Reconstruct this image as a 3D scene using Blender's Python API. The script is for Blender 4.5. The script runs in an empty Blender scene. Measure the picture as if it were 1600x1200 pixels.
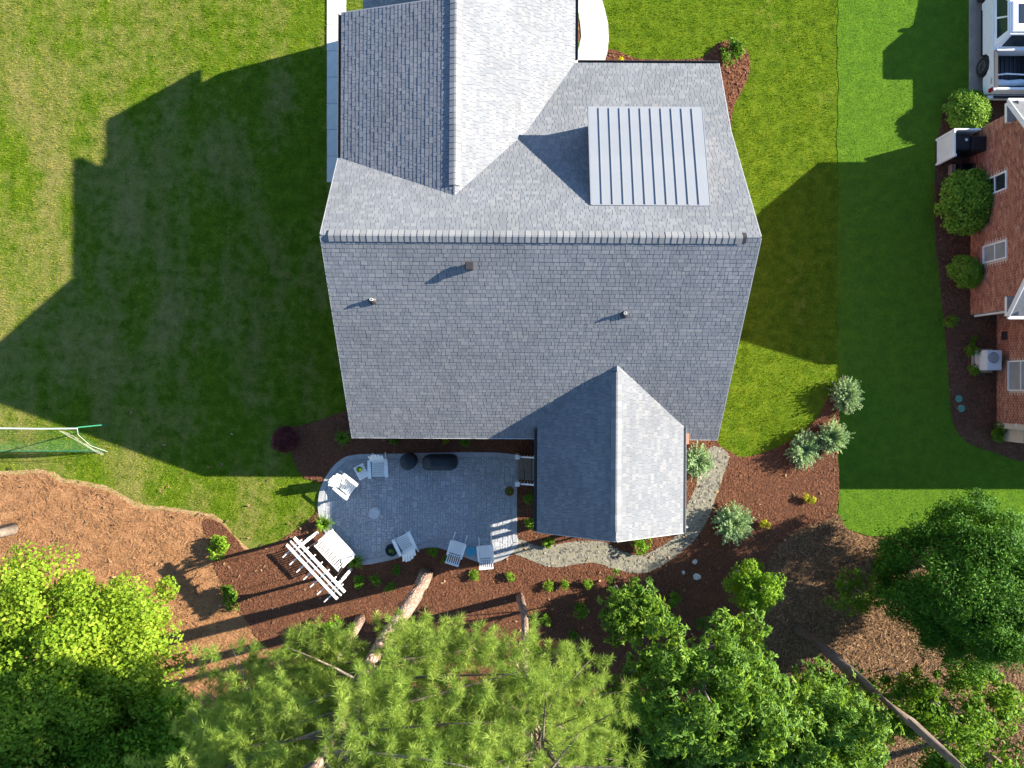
import bpy, bmesh, math, random
import numpy as np
from mathutils import Vector, Matrix

R = math.radians
SC = bpy.context.scene
COL = SC.collection

# ------------------------------------------------------------------ camera, sky, sun, exposure
CAM_H, FPX = 30.0, 1111.0
cam_d = bpy.data.cameras.new('camera')
cam_d.sensor_width = 36.0
cam_d.lens = FPX / 1600.0 * 36.0
cam_d.clip_start = 0.1
cam_d.clip_end = 2000.0
cam = bpy.data.objects.new('camera', cam_d)
cam.location = (0, 0, CAM_H)
cam.rotation_euler = (0, 0, 0)
COL.objects.link(cam)
SC.camera = cam

SUN_EL = R(22.6)
SUN_AZ = R(15.0)                      # angle of the sun above the +x axis, towards +y
sun_v = Vector((math.cos(SUN_EL) * math.cos(SUN_AZ), math.cos(SUN_EL) * math.sin(SUN_AZ), math.sin(SUN_EL)))
world = bpy.data.worlds.new('World')
SC.world = world
world.use_nodes = True
wn = world.node_tree
sky = wn.nodes.new('ShaderNodeTexSky')
sky.sky_type = 'NISHITA'
sky.sun_disc = False
sky.sun_elevation = SUN_EL
sky.sun_rotation = math.atan2(sun_v.x, sun_v.y)
sky.air_density = 1.0
sky.dust_density = 0.1
sky.ozone_density = 4.0
wn.links.new(sky.outputs[0], wn.nodes['Background'].inputs[0])
wn.nodes['Background'].inputs[1].default_value = 0.08
sun_d = bpy.data.lights.new('sun', 'SUN')
sun_d.energy = 4.6
sun_d.angle = R(0.5)
sun_d.color = (1.0, 0.91, 0.76)
sun = bpy.data.objects.new('sun', sun_d)
sun.rotation_euler = sun_v.to_track_quat('Z', 'Y').to_euler()
sun.location = (40, 12, 30)
COL.objects.link(sun)
SC.view_settings.view_transform = 'Standard'
SC.view_settings.look = 'None'
SC.view_settings.exposure = 2.15
SC.view_settings.gamma = 1.0
SC.view_settings.use_curve_mapping = False

SC.cycles.max_bounces = 6
SC.cycles.diffuse_bounces = 3
SC.cycles.transmission_bounces = 4

# ------------------------------------------------------------------ helpers
def px(u, v, z=0.0):
    """photo pixel -> the place on the level z metres above the lawn"""
    d = (CAM_H - z) / FPX
    return Vector(((u - 800) * d, (600 - v) * d, z))

def tag(o, label=None, cat=None, group=None, kind=None):
    if label: o['label'] = label
    if cat: o['category'] = cat
    if group: o['group'] = group
    if kind: o['kind'] = kind
    return o

def thing(name, label, cat, loc=(0, 0, 0), rz=0.0, group=None):
    o = bpy.data.objects.new(name, None)
    o.empty_display_size = 0.2
    o.location = loc
    o.rotation_euler = (0, 0, rz)
    COL.objects.link(o)
    return tag(o, label, cat, group)

def link(name, me, mats, parent=None, loc=None, rz=None):
    o = bpy.data.objects.new(name, me)
    COL.objects.link(o)
    if parent: o.parent = parent
    if loc is not None: o.location = loc
    if rz is not None: o.rotation_euler = (0, 0, rz)
    if mats is not None and len(me.materials) == 0:
        for m in (mats if isinstance(mats, (list, tuple)) else [mats]):
            me.materials.append(m)
    return o

def np_mesh(name, V, groups):
    """V (n,3); groups: list of int arrays (m,k) of faces with k corners"""
    me = bpy.data.meshes.new(name)
    V = np.asarray(V, dtype=np.float32)
    me.vertices.add(len(V))
    me.vertices.foreach_set('co', V.ravel())
    loops = np.concatenate([np.asarray(g).ravel() for g in groups]).astype(np.int32)
    starts, s = [], 0
    for g in groups:
        g = np.asarray(g)
        starts.append(s + np.arange(len(g)) * g.shape[1])
        s += g.size
    starts = np.concatenate(starts).astype(np.int32)
    me.loops.add(len(loops))
    me.loops.foreach_set('vertex_index', loops)
    me.polygons.add(len(starts))
    me.polygons.foreach_set('loop_start', starts)
    me.update(calc_edges=True)
    me.validate()
    return me

class MB:
    def __init__(s):
        s.v, s.f = [], []
    def add(s, vs, fs):
        o = len(s.v)
        s.v += [tuple(p) for p in vs]
        s.f += [tuple(i + o for i in f) for f in fs]
        return s
    def box(s, c, d, M=None, taper=1.0):
        x, y, z = d[0] / 2, d[1] / 2, d[2] / 2
        vs = [Vector(p) for p in ((-x, -y, -z), (x, -y, -z), (x, y, -z), (-x, y, -z),
              (-x * taper, -y * taper, z), (x * taper, -y * taper, z), (x * taper, y * taper, z), (-x * taper, y * taper, z))]
        if M is not None: vs = [M @ p for p in vs]
        c = Vector(c)
        return s.add([p + c for p in vs], [(3, 2, 1, 0), (4, 5, 6, 7), (0, 1, 5, 4), (1, 2, 6, 5), (2, 3, 7, 6), (3, 0, 4, 7)])
    def beam(s, a, b, w, h, up=(0, 0, 1)):
        a, b = Vector(a), Vector(b)
        d = (b - a); L = d.length; d.normalize()
        u = Vector(up)
        sx = d.cross(u)
        if sx.length < 1e-4: sx = d.cross(Vector((0, 1, 0)))
        sx.normalize(); u = sx.cross(d)
        M = Matrix((sx, d, u)).transposed()
        return s.box((a + b) / 2, (w, L, h), M)
    def tube(s, pts, rad, n=8, cap=True):
        pts = [Vector(p) for p in pts]
        rs = rad if isinstance(rad, (list, tuple)) else [rad] * len(pts)
        vs, fs = [], []
        for i, p in enumerate(pts):
            d = (pts[min(i + 1, len(pts) - 1)] - pts[max(i - 1, 0)]).normalized()
            a = d.cross(Vector((0, 0, 1)))
            if a.length < 1e-3: a = Vector((1, 0, 0))
            a.normalize(); b = d.cross(a)
            for k in range(n):
                t = 2 * math.pi * k / n
                vs.append(p + (a * math.cos(t) + b * math.sin(t)) * rs[i])
        for i in range(len(pts) - 1):
            for k in range(n):
                k2 = (k + 1) % n
                fs.append((i * n + k, i * n + k2, (i + 1) * n + k2, (i + 1) * n + k))
        if cap:
            fs.append(tuple(range(n)))
            fs.append(tuple(range((len(pts) - 1) * n + n - 1, (len(pts) - 1) * n - 1, -1)))
        return s.add(vs, fs)
    def lathe(s, prof, n=24, c=(0, 0, 0)):
        vs, fs = [], []
        for r, z in prof:
            for k in range(n):
                t = 2 * math.pi * k / n
                vs.append((c[0] + r * math.cos(t), c[1] + r * math.sin(t), c[2] + z))
        for i in range(len(prof) - 1):
            for k in range(n):
                k2 = (k + 1) % n
                fs.append((i * n + k, i * n + k2, (i + 1) * n + k2, (i + 1) * n + k))
        fs.append(tuple(range(n - 1, -1, -1)))
        fs.append(tuple(range((len(prof) - 1) * n, len(prof) * n)))
        return s.add(vs, fs)
    def prism(s, poly, axis, a, b):
        """poly: 2-D outline; axis 'x': points are (y,z); 'y': (x,z); 'z': (x,y)"""
        def P(p, t):
            return {'x': (t, p[0], p[1]), 'y': (p[0], t, p[1]), 'z': (p[0], p[1], t)}[axis]
        n = len(poly)
        vs = [P(p, a) for p in poly] + [P(p, b) for p in poly]
        fs = [tuple(range(n)), tuple(range(2 * n - 1, n - 1, -1))]
        fs += [(i, (i + 1) % n, n + (i + 1) % n, n + i) for i in range(n)]
        return s.add(vs, fs)
    def mesh(s, name, smooth=False, bevel=0.0):
        me = bpy.data.meshes.new(name)
        me.from_pydata(s.v, [], s.f)
        bm = bmesh.new(); bm.from_mesh(me)
        bmesh.ops.recalc_face_normals(bm, faces=bm.faces)
        if bevel:
            bmesh.ops.bevel(bm, geom=[e for e in bm.edges if e.is_manifold and e.calc_face_angle(0) > 0.6],
                            offset=bevel, segments=2, affect='EDGES', clamp_overlap=True)
        bm.to_mesh(me); bm.free()
        if smooth:
            for p in me.polygons: p.use_smooth = True
        me.update()
        return me
    def build(s, name, mat, parent=None, smooth=False, bevel=0.0, loc=None, rz=None):
        return link(name, s.mesh(name, smooth, bevel), mat, parent, loc, rz)

def smooth_loop(pts, k=6):
    """closed Catmull-Rom through 2-D points"""
    n, out = len(pts), []
    for i in range(n):
        p0, p1, p2, p3 = (np.array(pts[(i + j - 1) % n][:2], float) for j in range(4))
        for j in range(k):
            t = j / k
            out.append(tuple(0.5 * (2 * p1 + (p2 - p0) * t + (2 * p0 - 5 * p1 + 4 * p2 - p3) * t * t + (3 * p1 - p0 - 3 * p2 + p3) * t ** 3)))
    return out

def in_poly(P, poly):
    P = np.asarray(P); x, y = P[:, 0], P[:, 1]
    res = np.zeros(len(P), bool)
    q = np.asarray(poly, float)
    j = len(q) - 1
    for i in range(len(q)):
        yi, yj, xi, xj = q[i, 1], q[j, 1], q[i, 0], q[j, 0]
        c = ((yi > y) != (yj > y))
        with np.errstate(divide='ignore', invalid='ignore'):
            c &= x < (xj - xi) * (y - yi) / (yj - yi + 1e-12) + xi
        res ^= c
        j = i
    return res

def ragged(poly, amp, seed):
    r = random.Random(seed)
    return [(x + r.uniform(-amp, amp), y_ + r.uniform(-amp, amp)) for x, y_ in poly]

def slab(name, poly, z0, z1, mat, parent=None):
    return MB().prism(poly, 'z', z0, z1).build(name, mat, parent)

def pix(pts):
    return [tuple(px(u, v)[:2]) for u, v in pts]

def structure(o):
    o['kind'] = 'structure'
    return o

# ------------------------------------------------------------------ materials
def new_mat(name):
    m = bpy.data.materials.new(name)
    m.use_nodes = True
    nt = m.node_tree
    return m, nt, nt.nodes['Principled BSDF']

def N(nt, t, **kw):
    n = nt.nodes.new(t)
    for k, v in kw.items(): setattr(n, k, v)
    return n

def noise(nt, co, scale, detail=4.0, rough=0.6):
    n = N(nt, 'ShaderNodeTexNoise')
    n.inputs['Scale'].default_value = scale
    n.inputs['Detail'].default_value = detail
    n.inputs['Roughness'].default_value = rough
    nt.links.new(co, n.inputs['Vector'])
    return n.outputs[0]

def ramp(nt, fac, stops):
    r = N(nt, 'ShaderNodeValToRGB')
    el = r.color_ramp.elements
    while len(el) > len(stops): el.remove(el[-1])
    while len(el) < len(stops): el.new(1.0)
    for e, (p, c) in zip(el, stops):
        e.position = p; e.color = (c[0], c[1], c[2], 1)
    nt.links.new(fac, r.inputs[0])
    return r.outputs[0]

def mixc(nt, fac, a, b, mode='MIX'):
    n = N(nt, 'ShaderNodeMix', data_type='RGBA', blend_type=mode)
    for i, val in ((0, fac), (6, a), (7, b)):
        if isinstance(val, (int, float)): n.inputs[i].default_value = val
        elif isinstance(val, tuple): n.inputs[i].default_value = (*val[:3], 1)
        else: nt.links.new(val, n.inputs[i])
    return n.outputs[2]

def pos(nt):
    return N(nt, 'ShaderNodeNewGeometry').outputs['Position']

def island(nt):
    return N(nt, 'ShaderNodeNewGeometry').outputs['Random Per Island']

def objco(nt):
    return N(nt, 'ShaderNodeTexCoord').outputs['Object']

def bump(nt, bs, h, strength, dist):
    b = N(nt, 'ShaderNodeBump')
    b.inputs['Strength'].default_value = strength
    b.inputs['Distance'].default_value = dist
    nt.links.new(h, b.inputs['Height'])
    nt.links.new(b.outputs[0], bs.inputs['Normal'])

def plain(name, c1, c2=None, scale=6.0, rough=0.6, metal=0.0, bmp=0.0, bscale=60.0, spec=0.3, isl=0.0):
    m, nt, bs = new_mat(name)
    c2 = c2 or tuple(x * 0.82 for x in c1)
    co = objco(nt)
    col = ramp(nt, noise(nt, co, scale), [(0.32, c2), (0.68, c1)])
    if isl:
        v = N(nt, 'ShaderNodeMapRange')
        v.inputs['To Min'].default_value = 1 - isl; v.inputs['To Max'].default_value = 1 + isl
        nt.links.new(island(nt), v.inputs['Value'])
        hs = N(nt, 'ShaderNodeHueSaturation')
        nt.links.new(v.outputs[0], hs.inputs['Value'])
        nt.links.new(col, hs.inputs['Color'])
        col = hs.outputs[0]
    nt.links.new(col, bs.inputs['Base Color'])
    bs.inputs['Roughness'].default_value = rough
    bs.inputs['Metallic'].default_value = metal
    bs.inputs['Specular IOR Level'].default_value = spec
    if bmp: bump(nt, bs, noise(nt, co, bscale, 6), bmp, 0.01)
    return m

def leafmat(name, dark, mid, light, trans=0.35, scale=0.7, spec=0.1, rough=0.55):
    m, nt, bs = new_mat(name)
    r1 = island(nt)
    n1 = noise(nt, pos(nt), scale, 3)
    mx = N(nt, 'ShaderNodeMath', operation='MULTIPLY_ADD')
    nt.links.new(r1, mx.inputs[0]); mx.inputs[1].default_value = 0.55
    sub = N(nt, 'ShaderNodeMath', operation='MULTIPLY_ADD')
    nt.links.new(n1, sub.inputs[0]); sub.inputs[1].default_value = 1.1; sub.inputs[2].default_value = -0.33
    nt.links.new(sub.outputs[0], mx.inputs[2])
    col = ramp(nt, mx.outputs[0], [(0.08, dark), (0.5, mid), (0.95, light)])
    nt.links.new(col, bs.inputs['Base Color'])
    bs.inputs['Roughness'].default_value = rough
    bs.inputs['Specular IOR Level'].default_value = spec
    tr = N(nt, 'ShaderNodeBsdfTranslucent')
    tc = mixc(nt, 0.5, col, (light[0] * 1.1, light[1] * 1.1, light[2] * 0.6))
    nt.links.new(tc, tr.inputs[0])
    mix = N(nt, 'ShaderNodeMixShader')
    mix.inputs[0].default_value = trans
    nt.links.new(bs.outputs[0], mix.inputs[1]); nt.links.new(tr.outputs[0], mix.inputs[2])
    nt.links.new(mix.outputs[0], nt.nodes['Material Output'].inputs[0])
    return m

def lawnmat(name, blade, dark, mid, light, tan, tan_amt):
    m, nt, bs = new_mat(name)
    p = pos(nt)
    mp = N(nt, 'ShaderNodeMapping'); mp.inputs['Scale'].default_value = (1.3, 0.55, 1.0)
    nt.links.new(p, mp.inputs[0])
    big = noise(nt, mp.outputs[0], 0.33, 5, 0.65)
    med = noise(nt, p, 2.2, 5, 0.7)
    fine = noise(nt, p, 22.0, 4, 0.75)
    s = N(nt, 'ShaderNodeMath', operation='MULTIPLY_ADD'); s.inputs[1].default_value = 0.5
    nt.links.new(med, s.inputs[0])
    s2 = N(nt, 'ShaderNodeMath', operation='MULTIPLY'); s2.inputs[1].default_value = 0.5
    nt.links.new(fine, s2.inputs[0]); nt.links.new(s2.outputs[0], s.inputs[2])
    col = ramp(nt, s.outputs[0], [(0.38, dark), (0.5, mid), (0.62, light)])
    if tan_amt:
        # thin, dry turf: in the open part of the yard, thickest towards the west
        a = N(nt, 'ShaderNodeMath', operation='MULTIPLY_ADD'); a.inputs[1].default_value = 0.75
        nt.links.new(big, a.inputs[0])
        b = N(nt, 'ShaderNodeMath', operation='MULTIPLY'); b.inputs[1].default_value = 0.42
        nt.links.new(med, b.inputs[0]); nt.links.new(b.outputs[0], a.inputs[2])
        sx = N(nt, 'ShaderNodeSeparateXYZ'); nt.links.new(p, sx.inputs[0])
        mr = N(nt, 'ShaderNodeMapRange'); mr.inputs['From Min'].default_value = 2.0; mr.inputs['From Max'].default_value = -16.0
        mr.inputs['To Min'].default_value = -0.13; mr.inputs['To Max'].default_value = 0.03
        nt.links.new(sx.outputs[0], mr.inputs['Value'])
        ad = N(nt, 'ShaderNodeMath', operation='ADD'); nt.links.new(a.outputs[0], ad.inputs[0]); nt.links.new(mr.outputs[0], ad.inputs[1])
        f = ramp(nt, ad.outputs[0], [(0.54, (0, 0, 0)), (0.74, (tan_amt,) * 3)])
        col = mixc(nt, f, col, tan)
    if blade:
        hs = N(nt, 'ShaderNodeHueSaturation')
        v = N(nt, 'ShaderNodeMapRange'); v.inputs['To Min'].default_value = 0.75; v.inputs['To Max'].default_value = 1.3
        nt.links.new(island(nt), v.inputs['Value']); nt.links.new(v.outputs[0], hs.inputs['Value']); nt.links.new(col, hs.inputs['Color'])
        col = hs.outputs[0]
        tr = N(nt, 'ShaderNodeBsdfTranslucent'); nt.links.new(col, tr.inputs[0])
        mix = N(nt, 'ShaderNodeMixShader'); mix.inputs[0].default_value = 0.4
        nt.links.new(bs.outputs[0], mix.inputs[1]); nt.links.new(tr.outputs[0], mix.inputs[2])
        nt.links.new(mix.outputs[0], nt.nodes['Material Output'].inputs[0])
    else:
        bump(nt, bs, fine, 0.5, 0.05)
    nt.links.new(col, bs.inputs['Base Color'])
    bs.inputs['Roughness'].default_value = 0.9
    bs.inputs['Specular IOR Level'].default_value = 0.0
    return m

def soilmat(name, stops, s1=1.2, s2=18.0, bmp=0.8, bdist=0.06):
    m, nt, bs = new_mat(name)
    p = pos(nt)
    a, b = noise(nt, p, s1, 5, 0.65), noise(nt, p, s2, 5, 0.75)
    mx = N(nt, 'ShaderNodeMath', operation='MULTIPLY_ADD'); mx.inputs[1].default_value = 0.45
    nt.links.new(a, mx.inputs[0])
    m2 = N(nt, 'ShaderNodeMath', operation='MULTIPLY'); m2.inputs[1].default_value = 0.55
    nt.links.new(b, m2.inputs[0]); nt.links.new(m2.outputs[0], mx.inputs[2])
    nt.links.new(ramp(nt, mx.outputs[0], stops), bs.inputs['Base Color'])
    bs.inputs['Roughness'].default_value = 0.95
    bs.inputs['Specular IOR Level'].default_value = 0.1
    bump(nt, bs, b, bmp, bdist)
    return m

def islandmat(name, stops, rough=0.9, grain=0.25, gscale=90.0, spec=0.2, big=0.0):
    """pieces whose colour differs from piece to piece"""
    m, nt, bs = new_mat(name)
    ad = N(nt, 'ShaderNodeMath', operation='ADD')
    nt.links.new(island(nt), ad.inputs[0])
    nt.links.new(N(nt, 'ShaderNodeObjectInfo').outputs['Random'], ad.inputs[1])
    fr = N(nt, 'ShaderNodeMath', operation='FRACT')
    nt.links.new(ad.outputs[0], fr.inputs[0])
    col = ramp(nt, fr.outputs[0], stops)
    g = ramp(nt, noise(nt, objco(nt), gscale, 3), [(0.3, (1 - grain,) * 3), (0.7, (1 + grain * 0.6,) * 3)])
    col = mixc(nt, 1.0, col, g, 'MULTIPLY')
    if big:
        g2 = ramp(nt, noise(nt, objco(nt), 0.5, 4), [(0.35, (1 - big, 1 - big, 1 - big * 1.1)), (0.65, (1 + big * 0.5,) * 3)])
        col = mixc(nt, 1.0, col, g2, 'MULTIPLY')
    nt.links.new(col, bs.inputs['Base Color'])
    bs.inputs['Roughness'].default_value = rough
    bs.inputs['Specular IOR Level'].default_value = spec
    return m

def brickmat(name):
    m, nt, bs = new_mat(name)
    tc = N(nt, 'ShaderNodeTexCoord')
    b = N(nt, 'ShaderNodeTexBrick')
    b.inputs['Color1'].default_value = (0.30, 0.12, 0.07, 1)
    b.inputs['Color2'].default_value = (0.36, 0.17, 0.10, 1)
    b.inputs['Mortar'].default_value = (0.4, 0.36, 0.31, 1)
    b.inputs['Scale'].default_value = 4.6
    mp = N(nt, 'ShaderNodeMapping'); mp.inputs['Rotation'].default_value = (R(90), 0, 0)
    nt.links.new(tc.outputs['Object'], mp.inputs[0]); nt.links.new(mp.outputs[0], b.inputs[0])
    nt.links.new(b.outputs[0], bs.inputs['Base Color'])
    bs.inputs['Roughness'].default_value = 0.9
    return m

M = {}
M['lawn'] = lawnmat('lawn_turf', False, (0.042, 0.082, 0.008), (0.078, 0.13, 0.009), (0.13, 0.175, 0.015), (0.22, 0.18, 0.07), 0.75)
M['blade'] = lawnmat('lawn_blade', True, (0.095, 0.17, 0.008), (0.175, 0.255, 0.010), (0.27, 0.33, 0.016), (0.40, 0.335, 0.09), 0.72)
M['nlawn'] = lawnmat('dense_turf', False, (0.05, 0.115, 0.014), (0.075, 0.15, 0.015), (0.10, 0.185, 0.017), None, 0)
M['nblade'] = lawnmat('dense_blade', True, (0.11, 0.21, 0.012), (0.15, 0.265, 0.013), (0.19, 0.305, 0.015), None, 0)
M['mulch'] = soilmat('bark_mulch', [(0.33, (0.065, 0.028, 0.016)), (0.5, (0.14, 0.058, 0.031)), (0.68, (0.21, 0.096, 0.052))])
M['chip'] = islandmat('bark_chip', [(0.0, (0.085, 0.036, 0.020)), (0.5, (0.14, 0.058, 0.031)), (1.0, (0.20, 0.09, 0.049))], grain=0.2)
M['straw'] = soilmat('pine_straw', [(0.36, (0.12, 0.055, 0.024)), (0.5, (0.28, 0.14, 0.065)), (0.64, (0.40, 0.215, 0.105))], 1.6, 14.0)
M['needle'] = islandmat('fallen_needle', [(0.0, (0.20, 0.095, 0.042)), (0.5, (0.32, 0.165, 0.075)), (1.0, (0.43, 0.24, 0.115))], grain=0.1)
M['litter'] = soilmat('leaf_litter', [(0.36, (0.06, 0.034, 0.019)), (0.5, (0.15, 0.086, 0.046)), (0.64, (0.25, 0.15, 0.08))], 0.9, 14.0)
M['litterleaf'] = islandmat('dead_leaf', [(0.0, (0.07, 0.038, 0.02)), (0.5, (0.17, 0.095, 0.05)), (1.0, (0.32, 0.20, 0.105))], grain=0.1)
M['nmulch'] = soilmat('old_mulch', [(0.33, (0.05, 0.028, 0.018)), (0.5, (0.12, 0.066, 0.042)), (0.68, (0.19, 0.115, 0.075))])
M['floor'] = soilmat('forest_floor', [(0.33, (0.045, 0.028, 0.016)), (0.5, (0.11, 0.062, 0.032)), (0.68, (0.2, 0.12, 0.06))], 0.7, 9.0)
M['gravel'] = soilmat('slate_fines', [(0.33, (0.14, 0.13, 0.098)), (0.5, (0.20, 0.187, 0.143)), (0.68, (0.26, 0.243, 0.19))], 2.0, 30.0, 0.5, 0.03)
M['pebble'] = islandmat('slate_chip', [(0.0, (0.10, 0.095, 0.08)), (0.6, (0.21, 0.195, 0.155)), (1.0, (0.30, 0.28, 0.23))])
M['sand'] = soilmat('clay_edge', [(0.33, (0.26, 0.15, 0.08)), (0.5, (0.36, 0.23, 0.12)), (0.68, (0.44, 0.31, 0.18))], 2.0, 20.0)
M['concrete'] = plain('walk_concrete', (0.56, 0.54, 0.49), (0.47, 0.455, 0.42), 3.0, 0.85, bmp=0.15, bscale=90)
M['driveway'] = plain('drive_concrete', (0.40, 0.33, 0.265), (0.31, 0.255, 0.205), 2.5, 0.9, bmp=0.2, bscale=70)
M['patio'] = plain('patio_joint', (0.285, 0.297, 0.315), (0.22, 0.23, 0.245), 9.0, 0.9)
M['border'] = plain('patio_border', (0.33, 0.34, 0.35), (0.25, 0.26, 0.27), 5.0, 0.85, bmp=0.2)
M['stone'] = islandmat('stamped_slate', [(0.0, (0.315, 0.33, 0.35)), (0.5, (0.345, 0.36, 0.38)), (1.0, (0.39, 0.405, 0.425))], 0.75, 0.5, 22.0, 0.3, big=0.18)
M['deck'] = plain('roof_deck', (0.10, 0.10, 0.105), None, 8.0, 0.95)
M['shingle'] = islandmat('asphalt_shingle', [(0.0, (0.150, 0.160, 0.180)), (0.35, (0.166, 0.175, 0.194)), (0.7, (0.180, 0.188, 0.205)), (1.0, (0.205, 0.210, 0.222))], 0.95, 0.3, 160.0, 0.05, big=0.09)
M['cap'] = islandmat('ridge_shingle', [(0.0, (0.15, 0.156, 0.167)), (1.0, (0.205, 0.21, 0.218))], 0.95, 0.2, 120.0, 0.15)
M['metal'] = plain('grey_metal_roof', (0.225, 0.238, 0.258), (0.205, 0.218, 0.24), 1.2, 0.5, 0.0, spec=0.3)
M['bronze'] = plain('dark_gutter', (0.06, 0.058, 0.062), None, 5, 0.5)
M['gutter'] = plain('grey_gutter', (0.34, 0.34, 0.345), None, 5, 0.45)
M['trim'] = plain('white_trim', (0.74, 0.74, 0.72), (0.64, 0.64, 0.62), 3, 0.5)
M['brick'] = brickmat('house_brick')
M['siding'] = plain('pale_siding', (0.5, 0.49, 0.46), None, 2, 0.7)
M['white'] = plain('white_paint', (0.80, 0.80, 0.79), (0.68, 0.68, 0.66), 7.0, 0.5)
M['wood'] = plain('weathered_board', (0.23, 0.19, 0.15), (0.15, 0.125, 0.10), 14, 0.85, bmp=0.2, isl=0.15)
M['dark'] = plain('dark_metal', (0.035, 0.032, 0.034), None, 10, 0.5)
M['cover'] = plain('navy_cover', (0.022, 0.03, 0.042), (0.014, 0.02, 0.03), 5, 0.65, bmp=0.4, bscale=9)
M['black'] = plain('black_plastic', (0.018, 0.019, 0.022), None, 6, 0.4)
M['glass'] = plain('dark_glass', (0.02, 0.03, 0.04), None, 2, 0.06, spec=0.6)
M['blind'] = plain('grey_blind', (0.33, 0.34, 0.32), (0.25, 0.26, 0.25), 2, 0.7)
M['teal'] = plain('teal_mosaic', (0.05, 0.30, 0.40), (0.035, 0.2, 0.3), 18, 0.25, spec=0.5)
M['terracotta'] = plain('brown_pot', (0.20, 0.085, 0.045), None, 9, 0.8)
M['potsoil'] = plain('potting_soil', (0.05, 0.03, 0.02), None, 20, 0.95)
M['rock'] = plain('pale_rock', (0.52, 0.50, 0.46), (0.36, 0.35, 0.32), 6, 0.9, bmp=0.5, bscale=14)
M['bark'] = plain('grey_bark', (0.30, 0.245, 0.20), (0.14, 0.11, 0.09), 7, 0.95, bmp=0.9, bscale=14)
def platemat(name, c1, c2, c3, sc):
    m, nt, bs = new_mat(name)
    mp = N(nt, 'ShaderNodeMapping'); mp.inputs['Scale'].default_value = (sc, sc, sc * .32)
    nt.links.new(objco(nt), mp.inputs[0])
    v = N(nt, 'ShaderNodeTexVoronoi', feature='DISTANCE_TO_EDGE'); v.inputs['Scale'].default_value = 1.0
    nt.links.new(mp.outputs[0], v.inputs['Vector'])
    col = ramp(nt, v.outputs['Distance'], [(0.0, c3), (0.16, c2), (0.45, c1)])
    g = ramp(nt, noise(nt, objco(nt), 9.0, 5), [(0.3, (.65, .65, .65)), (0.7, (1.15, 1.12, 1.1))])
    nt.links.new(mixc(nt, 1.0, col, g, 'MULTIPLY'), bs.inputs['Base Color'])
    bs.inputs['Roughness'].default_value = 0.95; bs.inputs['Specular IOR Level'].default_value = 0.1
    bump(nt, bs, v.outputs['Distance'], 1.0, 0.06)
    return m
M['pinebark'] = platemat('pine_bark', (0.40, 0.29, 0.23), (0.33, 0.235, 0.185), (0.15, 0.10, 0.08), 9.0)
M['darkbark'] = plain('dark_bark', (0.15, 0.115, 0.09), (0.08, 0.06, 0.05), 6, 0.95, bmp=1.0, bscale=12)
M['twig'] = plain('pale_twig', (0.36, 0.31, 0.26), (0.22, 0.18, 0.15), 12, 0.9)
M['maple'] = leafmat('lime_leaf', (0.085, 0.17, 0.012), (0.20, 0.31, 0.022), (0.36, 0.43, 0.05), 0.45, 0.5)
M['green'] = leafmat('green_leaf', (0.041, 0.108, 0.008), (0.095, 0.203, 0.014), (0.216, 0.338, 0.027), 0.38, 0.6, 0.12)
M['glossy'] = leafmat('glossy_leaf', (0.031, 0.087, 0.017), (0.105, 0.217, 0.020), (0.266, 0.392, 0.049), 0.4, 0.7, 0.15, 0.5)
M['bright'] = leafmat('bright_leaf', (0.069, 0.161, 0.014), (0.138, 0.265, 0.016), (0.265, 0.391, 0.034), 0.4, 1.2)
M['cypress'] = leafmat('cypress_scale', (0.021, 0.069, 0.007), (0.048, 0.138, 0.010), (0.115, 0.241, 0.018), 0.22, 0.9, 0.1)
M['pine'] = leafmat('pine_needle', (0.09, 0.17, 0.03), (0.20, 0.30, 0.05), (0.38, 0.46, 0.10), 0.42, 0.5, 0.1, 0.5)
M['juniper'] = leafmat('blue_juniper', (0.149, 0.265, 0.127), (0.287, 0.425, 0.218), (0.483, 0.621, 0.333), 0.25, 1.5)
M['yellow'] = leafmat('yellow_leaf', (0.16, 0.20, 0.015), (0.32, 0.34, 0.02), (0.48, 0.45, 0.03), 0.4, 2.0)
M['flower'] = leafmat('yellow_petal', (0.4, 0.34, 0.01), (0.6, 0.5, 0.015), (0.7, 0.6, 0.03), 0.3, 2.0)
M['red'] = leafmat('maroon_leaf', (0.06, 0.016, 0.02), (0.12, 0.03, 0.035), (0.26, 0.08, 0.07), 0.3, 2.0)
M['shrub'] = leafmat('clipped_leaf', (0.068, 0.162, 0.016), (0.149, 0.284, 0.027), (0.270, 0.419, 0.054), 0.28, 2.0)
M['carpaint'] = plain('white_car_paint', (0.76, 0.77, 0.78), (0.73, 0.74, 0.75), 2, 0.22, spec=0.5)
M['tyre'] = plain('tyre_rubber', (0.022, 0.022, 0.023), None, 12, 0.8)
M['rim'] = plain('wheel_metal', (0.22, 0.22, 0.23), None, 8, 0.35, 0.7)
M['redlight'] = plain('red_lens', (0.35, 0.012, 0.015), None, 6, 0.15, spec=0.6)
M['acwhite'] = plain('enamel_white', (0.62, 0.64, 0.65), (0.55, 0.57, 0.58), 5, 0.5)
M['grille'] = plain('grey_grille', (0.16, 0.17, 0.18), None, 9, 0.6)
M['vinyl'] = plain('white_vinyl', (0.74, 0.75, 0.76), (0.68, 0.69, 0.70), 2, 0.4)
M['valve'] = plain('green_plastic', (0.10, 0.27, 0.20), (0.07, 0.2, 0.15), 6, 0.6)
M['netgreen'] = plain('green_net', (0.03, 0.20, 0.11), None, 3, 0.7)
M['netwhite'] = plain('white_net_cord', (0.55, 0.53, 0.46), None, 3, 0.7)
M['mortar'] = plain('mortar', (0.56, 0.49, 0.41), (0.48, 0.41, 0.34), 8, 0.95)
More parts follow.
